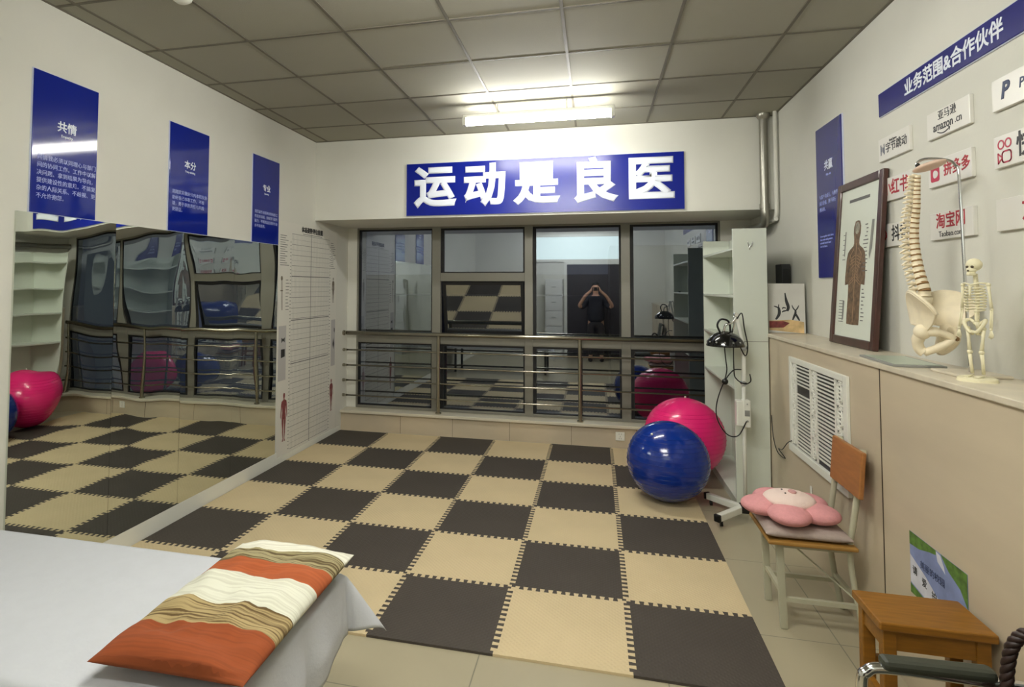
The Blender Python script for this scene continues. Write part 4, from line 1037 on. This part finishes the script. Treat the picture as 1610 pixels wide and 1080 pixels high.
# sacrum and tail
b = nb(); sp = [(SX, .196, 1.605), (SX, .205, 1.575), (SX, .222, 1.54), (SX, .236, 1.505), (SX, .238, 1.475), (SX, .228, 1.455)]
rs = [.030, .029, .023, .016, .009, .005]; rings = []
for q, r_ in zip(sp, rs):
    rings.append([b.verts.new(Vector(q)+A*math.cos(2*PI*k/14)*r_*.55+Lt*math.sin(2*PI*k/14)*r_*1.35) for k in range(14)])
for ra, rb_ in zip(rings, rings[1:]):
    for k in range(14): b.faces.new((ra[k], ra[(k+1) % 14], rb_[(k+1) % 14], rb_[k]))
b.faces.new(rings[0]); b.faces.new(rings[-1]); obj('sacrum', b, M['bone'], t, True)
# hip bones: a flaring wing and the ring below it
pc = V(SX, .205, 1.545)
def PP(l, a_, z): return pc+Lt*l+A*a_+V(0,0,z)
for s_ in (-1, 1):
    # rows from crest to socket, each row running from the back to the front of the wing
    rows = [[(.030,-.040,.030), (.050,-.030,.062), (.085,.000,.082), (.118,.040,.080), (.132,.080,.058), (.122,.112,.022), (.108,.122,-.008)],
            [(.024,-.042,.010), (.040,-.030,.040), (.070,.000,.058), (.098,.038,.055), (.112,.076,.034), (.106,.104,.004), (.098,.112,-.022)],
            [(.024,-.038,-.012), (.036,-.026,.010), (.056,.000,.022), (.076,.034,.018), (.090,.066,.002), (.090,.090,-.020), (.086,.098,-.040)],
            [(.030,-.030,-.036), (.042,-.018,-.022), (.054,.004,-.018), (.066,.030,-.024), (.076,.054,-.034), (.080,.074,-.048), (.080,.082,-.058)],
            [(.052,-.010,-.056), (.056,.000,-.056), (.060,.012,-.058), (.064,.026,-.062), (.070,.042,-.066), (.074,.056,-.072), (.074,.062,-.078)]]
    b = nb(); gg = []
    fine = []
    for r_ in rows: fine.append(smooth_path([PP(s_*x, y, z) for x, y, z in r_], 4))
    cols_ = [smooth_path([fr_[i] for fr_ in fine], 4) for i in range(len(fine[0]))]
    vv = [[b.verts.new(p) for p in c_] for c_ in cols_]
    for i in range(len(vv)-1):
        for j in range(len(vv[0])-1): b.faces.new((vv[i][j], vv[i+1][j], vv[i+1][j+1], vv[i][j+1]))
    bmesh.ops.recalc_face_normals(b, faces=b.faces[:]); bmesh.ops.solidify(b, geom=b.faces[:], thickness=.008)
    tube(b, [p+V(0,0,.001) for p in fine[0]], .0065, 8)
    hip = PP(s_*.072, .040, -.080); ball(b, hip, .030, 18, 12, (1, 1, 1.05))
    tube(b, smooth_path([hip, PP(s_*.052, .082, -.078), PP(s_*.026, .104, -.090), PP(s_*.008, .112, -.104)], 5), [.019]*6+[.014]*10, 12)
    tube(b, smooth_path([hip, PP(s_*.070, .020, -.115), PP(s_*.060, .018, -.150), PP(s_*.050, .030, -.166)], 5), [.022]*6+[.020]*10, 12)
    tube(b, smooth_path([PP(s_*.050, .030, -.166), PP(s_*.036, .066, -.146), PP(s_*.018, .098, -.122), PP(s_*.008, .112, -.104)], 5), [.015]*16, 12)
    obj('hip_bone', b, M['bone'], t, True)
b = nb(); cyl(b, PP(-.008, .112, -.104), PP(.008, .112, -.104), .013, 12); obj('pubic_disc', b, M['disc'], t, 'auto')
# skull base plate
b = nb(); b3 = nb(); ball(b3, (0,0,0), 1, 26, 14, (.066, .042, .014)); merge(b, b3, frame_mt(tuple(V(SX, .222, 2.140)+A*.048+V(0,0,.012)), (A+V(0,0,.22)).normalized(), Lt) )
obj('skull_base', b, M['skullcap'], t, True)
b = nb(); tp = V(SX, .222, 2.155)
rodx, rody = 4.268, .085
tube(b, smooth_path([(rodx, rody-.03, LZ+.01), (rodx, rody-.015, 1.7), (rodx, rody, 2.08), (rodx-.004, rody+.012, 2.135), (rodx-.016, rody+.045, 2.165), (SX+.02, .19, 2.185), tuple(tp+V(0,0,.02)), tuple(tp+V(0,0,-.02))], 8), .0055, 12); obj('stand_rod', b, M['chrome'], t, True)
b = nb(); box(b, (rodx-.085, rody-.12, LZ), (rodx+.09, rody+.075, LZ+.012), .004); obj('stand_base', b, M['ledge'], t)
b = nb(); ball(b, tp+V(0,0,.01), .009, 12, 8); obj('hook_nut', b, M['black'], t, True)

# ---------------------------------------------------------------- small skeleton figure
K0 = V(4.205, -.105, LZ)
t = thing('skeleton_model', 'small pale plastic skeleton figure standing on the ledge beside the spine', 'anatomy model', K0)
fa = V(-.88, -.47, 0).normalized(); la = V(.47, -.88, 0).normalized()
def kp(l, f_, z): return K0+la*l*.84+fa*f_+V(0,0,z)
b = nb(); lathe(b, [(0, .014), (.052, .014), (.058, .010), (.06, 0), (0, 0)], K0, 32); obj('base_plate', b, M['bone_pale'], t, 'auto')
b = nb(); ball(b, kp(0, -.003, .424), .0235, 20, 14, (1, 1.08, 1)); ball(b, kp(0, .010, .405), .0145, 14, 10, (1.1, .9, .9)); box(b, tuple(kp(-.0, .014, .390)-V(.011,.009,.006)), tuple(kp(0, .014, .390)+V(.011,.009,.006)), .003); sk = obj('skull', b, M['bone_pale'], t, True)
b = nb()
for s_ in (-1, 1): ball(b, kp(s_*.0095, .0185, .416), .005, 10, 8)
ball(b, kp(0, .028, .402), .003, 8, 6); obj('eye_sockets', b, M['seam'], sk, True)
b = nb(); tube(b, smooth_path([kp(0,-.004,.392), kp(0,-.008,.34), kp(0,-.014,.29), kp(0,-.006,.24), kp(0,-.008,.215)], 5), .0055, 10)
for i in range(20): ball(b, kp(0, -.008-.006*math.sin(i/19*PI), .385-.165*i/19), .0075, 8, 6)
obj('spine', b, M['bone_pale'], t, True)
b = nb()
for i in range(9):
    z = .348-.0105*i; w_ = .028+.012*math.sin(PI*(i+2)/12); dp = .020+.008*math.sin(PI*(i+1)/11)
    for s_ in (-1, 1): tube(b, [kp(s_*w_*math.sin(a), -.006-dp*math.cos(a)*.9+.004, z-.012*(a/PI)) for a in [k*PI/10 for k in range(0, 10)]], .0024, 6)
tube(b, [kp(0, .020, .348), kp(0, .024, .30)], .004, 8)
for s_ in (-1, 1): tube(b, [kp(0, .018, .350), kp(s_*.03, .008, .357), kp(s_*.048, -.004, .355)], .003, 6)
obj('rib_cage', b, M['bone_pale'], t, True)
b = nb()
for s_ in (-1, 1):
    tube(b, smooth_path([kp(s_*.006,-.012,.205), kp(s_*.03,-.012,.222), kp(s_*.040,.004,.215), kp(s_*.030,.010,.195), kp(s_*.012,.012,.178), kp(0,.014,.180)], 4), .006, 8)
    tube(b, smooth_path([kp(s_*.03,.002,.196), kp(s_*.02,-.006,.172), kp(s_*.008,.008,.172)], 4), .005, 8)
tube(b, [kp(0,-.012,.215), kp(0,-.014,.185)], [.012, .004], 10); obj('pelvis', b, M['bone_pale'], t, True)
for s_ in (-1, 1):
    b = nb(); sh = kp(s_*.050, -.006, .350); el = kp(s_*.058, -.008, .262); wr_ = kp(s_*.062, .004, .190)
    ball(b, sh, .0075, 10, 8); tube(b, [sh, sh.lerp(el, .5), el], [.0055, .004, .0055], 8); ball(b, el, .006, 8, 6)
    for o_ in (-.003, .003): tube(b, [el+la*o_, wr_+la*o_], .0028, 6)
    ball(b, wr_, .005, 8, 6)
    for k in range(5): tube(b, [wr_, wr_+la*(s_*.001+(k-2)*.0028)+V(0,0,-.018), wr_+la*(k-2)*.0034+fa*.002+V(0,0,-.034+.002*abs(k-2))], .0017, 5)
    obj('arm', b, M['bone_pale'], t, True)
    b = nb(); hp = kp(s_*.031, 0, .190); kn = kp(s_*.023, .004, .105); an = kp(s_*.021, -.004, .026)
    ball(b, hp, .008, 10, 8); tube(b, [hp, hp.lerp(kn, .5), kn], [.007, .005, .007], 8); ball(b, kn, .009, 10, 8); tube(b, [kn, kn.lerp(an, .5), an], [.0065, .0045, .005], 8); tube(b, [kn+la*s_*.006, an+la*s_*.005], .002, 6)
    for k in range(4): tube(b, [an+fa*-.006+V(0,0,-.006), an+fa*.02+la*(k-1.5)*.004+V(0,0,-.008), an+fa*.036+la*(k-1.5)*.005+V(0,0,-.010)], .0026, 6)
    obj('leg', b, M['bone_pale'], t, True)

# ---------------------------------------------------------------- the photographer, seen as a reflection in the glass
def skin_obj(name, chains, m, parent, lv=2, root=0):
    """chains = lists of (point, radius); points given twice are welded"""
    vs, rs, es, key = [], [], [], {}
    def vid(p, r):
        k = tuple(round(c, 4) for c in p)
        if k not in key: key[k] = len(vs); vs.append(Vector(p)-ORG[parent]); rs.append(r)
        return key[k]
    for ch in chains:
        ids = [vid(p, r) for p, r in ch]
        es += [(a, b_) for a, b_ in zip(ids, ids[1:])]
    me = bpy.data.meshes.new(name); me.from_pydata(vs, es, []); o = bpy.data.objects.new(name, me); C.objects.link(o); o.parent = parent; ORG[o] = ORG[parent]
    mod = o.modifiers.new('skin', 'SKIN'); mod.use_smooth_shade = True
    for i, d in enumerate(me.skin_vertices[0].data): d.radius = (rs[i], rs[i]) if not isinstance(rs[i], tuple) else rs[i]; d.use_root = (i == root)
    subsurf(o, lv)
    dg = bpy.context.evaluated_depsgraph_get(); dg.update()
    m2 = bpy.data.meshes.new_from_object(o.evaluated_get(dg)); o.modifiers.clear(); o.data = m2; m2.name = name
    m2.materials.clear(); m2.materials.append(m)
    for p in m2.polygons: p.use_smooth = True
    return o
px0, py0 = 2.855, -3.13
t = thing('person', 'person in a dark jacket standing with both arms raised to hold a phone', 'person', (px0, py0, 0))
def q(x, y, z): return (px0+x, py0+y, z)
ch = [[(q(0,0,.95), .13), (q(0,0,1.15), .12), (q(0,.0,1.32), .14), (q(0,-.01,1.44), .09), (q(0,0,1.51), .055), (q(0,.02,1.57), .065), (q(0,.02,1.66), .085), (q(0,.01,1.73), .055)]]
for s_ in (-1, 1):
    ch.append([(q(0,0,.95), .13), (q(s_*.10,0,.88), .095), (q(s_*.11,.01,.50), .06), (q(s_*.12,-.01,.10), .042), (q(s_*.12,.02,.05), .045), (q(s_*.13,.14,.035), .035)])
    ha = q(s_*.075, .395, 1.60)
    ch.append([(q(0,.0,1.32), .14), (q(s_*.16,0,1.40), .065), (q(s_*.28,.10,1.20), .05), (q(s_*.36,.18,1.24), .042), (q(s_*.22,.32,1.46), .035), (q(s_*.10,.385,1.57), .026), (ha, .026)])
    for k in range(4):
        z = 1.575+.020*k; ch.append([(ha, .026), (q(s_*.070, .420, z), .010), (q(s_*.052, .432, z+.004), .009), (q(s_*.030, .430+.002*k, z+.004-.003*abs(k-1)), .008)])
    ch.append([(ha, .026), (q(s_*.075, .395, 1.640), .011), (q(s_*.060, .405, 1.668), .009)])
skin_obj('body', ch, M['skin'], t)
jk = [[(q(0,0,.84), .19), (q(0,0,.98), .20), (q(0,0,1.15), .20), (q(0,.0,1.32), .21), (q(0,-.01,1.43), .13)]]
for s_ in (-1, 1): jk.append([(q(0,.0,1.32), .21), (q(s_*.16,0,1.40), .085), (q(s_*.28,.10,1.20), .068), (q(s_*.33,.155,1.22), .058)])
skin_obj('jacket', jk, M['shirt'], t)
tr = [[(q(0,0,1.0), .18), (q(0,0,.90), .18)]]
for s_ in (-1, 1): tr.append([(q(0,0,.90), .18), (q(s_*.10,0,.84), .125), (q(s_*.11,.01,.50), .075), (q(s_*.12,-.01,.12), .06)])
skin_obj('trousers', tr, M['door'], t)
b = nb(); ball(b, q(0, -.005, 1.685), 1, 24, 16, (.088, .098, .088)); 
for v in list(b.verts):
    if v.co.y > py0+.045 and v.co.z < 1.70: v.co.y = py0+.045
obj('hair', b, M['hair'], t, True)
b = nb(); ball(b, q(0, .112, 1.615), .014, 12, 8, (.8, 1.2, 1.3)); obj('nose', b, M['skin'], t, True)
for s_ in (-1, 1):
    b = nb(); ball(b, q(s_*.032, .098, 1.642), .010, 12, 8); obj('eye', b, M['inkdark'], t, True)
    b = nb(); ball(b, q(s_*.085, .015, 1.62), 1, 12, 8, (.012, .022, .032)); obj('ear', b, M['skin'], t, True)
b = nb(); ball(b, q(0, .098, 1.578), 1, 12, 8, (.024, .010, .007)); obj('mouth', b, M['plush_n'], t, True)
for s_ in (-1, 1):
    b = nb(); ball(b, q(s_*.125, .06, .04), 1, 16, 10, (.05, .13, .04)); obj('shoe', b, M['black'], t, True)
t = thing('phone', 'black phone held up in both hands by the person in the dark jacket', 'phone', (2.855, -2.70, 1.56))
b = nb(); box(b, (2.780, -2.700, 1.568), (2.930, -2.692, 1.648), .003); obj('phone_body', b, M['black'], t)
